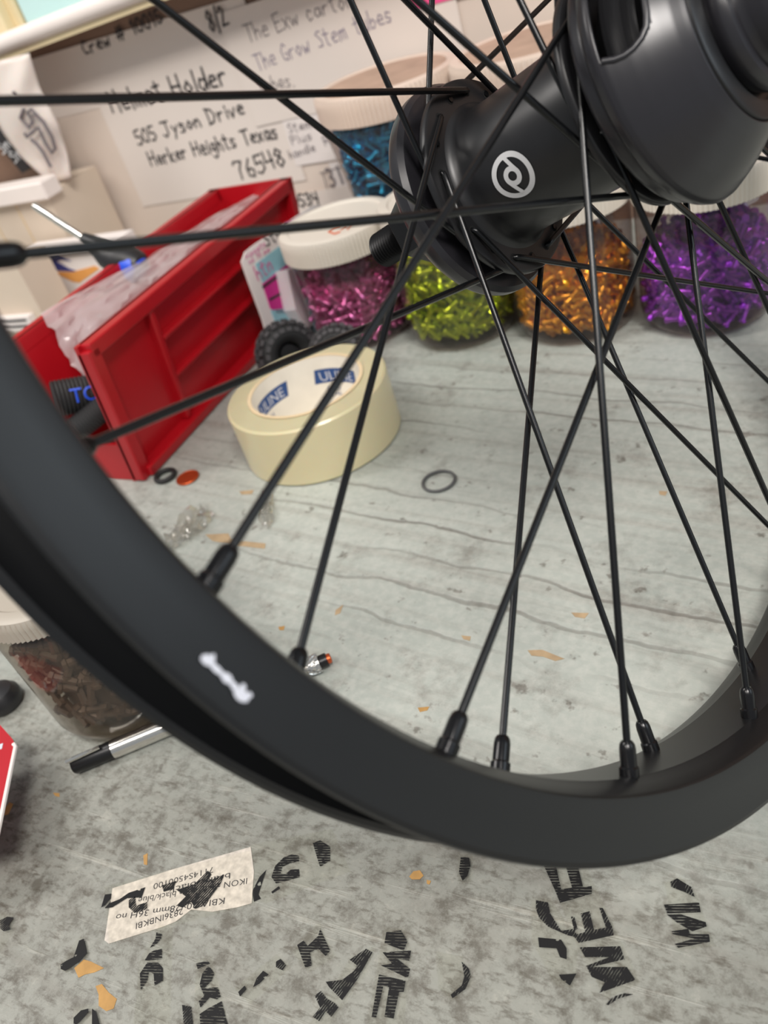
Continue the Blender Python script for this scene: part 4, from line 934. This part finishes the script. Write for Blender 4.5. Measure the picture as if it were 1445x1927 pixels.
# ================================================================== SHELF AND THINGS AT THE LEFT
SF0 = .655
shelf = empty('wall_shelf', (-.6, WY, .24)); tag(shelf, 'white wall shelf with a rounded front lip at the top left', 'shelf')
sA, sB = ony(0, 82, SF0), ony(205, 2, SF0); slope = (sB[2] - sA[2]) / (sB[0] - sA[0])
def zs(x): return sA[2] + slope * (x - sA[0])          # the shelf sits slightly out of level
X0_, X1_ = -1.15, -.1
def slab(y0, y1, a, b): return prism([(X0_, y0, zs(X0_) + a), (X1_, y0, zs(X1_) + a), (X1_, y0, zs(X1_) + b), (X0_, y0, zs(X0_) + b)], (0, 1, 0), y1 - y0)
obj('shelf_board', slab(SF0 + .004, WY, -.006, -.001), MB['shelf'], shelf, smooth=False)
obj('shelf_lip', tube([(X0_, SF0, zs(X0_) - .001), (X1_, SF0, zs(X1_) - .001)], .0078, 20), MB['shelf'], shelf)
obj('shelf_edge_strip', slab(SF0 - .001, SF0 + .004, -.0135, -.009), MB['cream'], shelf, smooth=False)
def on_shelf(x0, x1, y0, y1, hh, lift=0.0):
    P = [(x0, y0, zs(x0) + lift), (x1, y0, zs(x1) + lift), (x1, y0, zs(x1) + lift + hh), (x0, y0, zs(x0) + lift + hh)]
    return prism(P, (0, 1, 0), y1 - y0)
def bev(o, w=.003):
    md = o.modifiers.new('edge', 'BEVEL'); md.width = w; md.segments = 3; return o
cb_ = empty('cyan_box', (-.60, .68, zs(-.60))); tag(cb_, 'pale cyan plastic box standing on the shelf', 'box')
bev(obj('box_body', on_shelf(-.655, -.48, .668, .695, .085), MB['cyan'], cb_, smooth=False)); bev(obj('box_rim', on_shelf(-.657, -.478, .666, .697, .009, .083), MB['cyan'], cb_, smooth=False), .002)
rv = empty('ribbed_case', (-.76, .68, zs(-.76))); tag(rv, 'cream plastic case with upright ribs on the shelf at the top left corner', 'case')
bev(obj('case_body', on_shelf(-.85, -.668, .678, .697, .06), MB['cream'], rv, smooth=False))
for i in range(7): bev(obj('rib', on_shelf(-.842 + .0245 * i, -.825 + .0245 * i, .665, .679, .056, .0005), MB['cream'], rv, smooth=False), .0025)
# white bag with scribble hanging under the shelf
def bagw(i, j):
    L0 = [(-15, 118), (-25, 200), (10, 255), (45, 300), (95, 345)]; L1 = [(55, 100), (75, 165), (110, 235), (125, 285), (135, 335)]
    def lp(L, t): x = t * 4; k = min(int(x), 3); f = x - k; return np.array([(1 - f) * L[k][q] + f * L[k + 1][q] for q in (0, 1)])
    q = lp(L0, i) * (1 - j) + lp(L1, i) * j
    b = math.sin(j * math.pi) * math.sin(min(1, i * 1.15 + .1) * math.pi) * .012 + math.sin(i * 14 + j * 8) * .0015
    return ony(q[0], q[1], .640 - b)
wb = empty('white_bag', ony(60, 110, .64)); tag(wb, 'white plastic bag with a black scribble hanging under the shelf at left', 'bag')
thick(obj('bag_sheet', grid(bagw, 26, 16), MB['bagw'], wb), .0012)
scr = []
for P in ([(45, 205), (38, 222), (55, 240), (62, 228), (52, 212), (58, 205), (82, 230), (98, 258), (104, 280), (98, 288), (86, 270), (72, 240), (60, 250), (50, 258), (46, 250)], [(58, 262), (68, 270), (80, 285), (88, 300), (96, 315)], [(25, 172), (28, 180)]):
    scr.append(tube([ony(x, y, .628 - .002) for x, y in P], .0016, 6))
obj('scribble', join(*scr), MB['ink_soft'], wb)
# dark box with white lettering
dk = empty('black_box', ony(20, 330, .66)); tag(dk, 'black box with white lettering behind the hanging white bag', 'box')
P = [ony(x, y, .662) for x, y in ((-40, 160), (-5, 178), (72, 300), (42, 327), (-40, 230))]
obj('box_body', prism(P, (0, 1, 0), .03), MB['darkbox'], dk, smooth=False)
for s, a, b in (('Small', (8, 292), (36, 256)), ('Small', (30, 308), (62, 270))):
    obj('lettering', hand(s, ony(*a, .662), ony(*b, .662), .011, .0016, (0, -1, 0), .0006), MB['silver_print'], dk, smooth=False)
# pale cardboard box with ledge, and a printed carton beside it
b0 = ony(0, 395, .60); b1 = ony(112, 335, .60)
cx = empty('cardboard_box', (-.80, .645, 0)); tag(cx, 'pale cardboard box with a projecting lid edge at the left, behind the red bin', 'box')
zt = ony(50, 356, .604)[2]
obj('box_body', box(-.95, -.672, .612, .690, .0, zt - .010), MB['cardboard'], cx, smooth=False)
obj('box_lid', bbox(-.955, -.664, .604, .628, zt - .013, zt + .004, .0015), MB['shelf'], cx, smooth=False)
for xx in (-.76, -.72): obj('fold_line', box(xx, xx + .0012, .6112, .6122, .001, zt - .014), MB['kraft'], cx, smooth=False)
cn = empty('printed_carton', (-.62, .56, 0)); tag(cn, 'white carton with blue and orange print between the cardboard box and the red bin', 'carton')
X_, Y_ = ony(40, 480, .565)[0], .565
c_tl, c_tr, c_br, c_bl = ony(32, 478, .575), ony(185, 452, .575), ony(230, 545, .575), ony(60, 575, .575)
xl, xr = ony(36, 482, .575)[0], -.578
zz_ = ony(36, 482, .575)[2]
obj('carton_body', box(xl, xr, .575, .604, .0005, zz_), MB['card'], cn, smooth=False)
obj('carton_flap', box(xl - .001, xr, .568, .604, zz_, zz_ + .0016), MB['card'], cn, smooth=False)
def cnp(name, pts, m, d): return obj(name, prism([ony(x, y, .575) for x, y in pts], (0, -1, 0), d), m, cn, smooth=False)
cnp('blue_print', [(50, 484), (105, 475), (135, 492), (115, 488), (107, 492), (130, 505), (150, 512), (95, 508)], MB['blue'], .0004)
cnp('orange_print', [(98, 511), (135, 512), (178, 500), (188, 505), (150, 532), (138, 530)], MB['orange_print'], .0005)
wl_ = empty('white_carton', (-.70, .50, 0)); tag(wl_, 'small white carton with black printed lines at the left edge behind the rim', 'carton')
w0, w1 = ony(-60, 490, .52), ony(30, 500, .52)
obj('carton_body', box(w0[0] - .05, w1[0], .52, .56, .0005, w1[2]), MB['cardboard'], wl_, smooth=False)
s0_, s1_ = ony(-30, 612, .515), ony(62, 604, .515)
sl = obj('label_strip', box(s0_[0] - .03, s1_[0], .512, .5198, max(.0004, s1_[2] - .008), s1_[2] + .006), MB['card'], wl_, smooth=False)
for dz in (-.004, .002): obj('black_line', box(s0_[0], s1_[0] - .004, .5114, .5121, s1_[2] + dz, s1_[2] + dz + .002), MB['ink'], wl_, smooth=False)
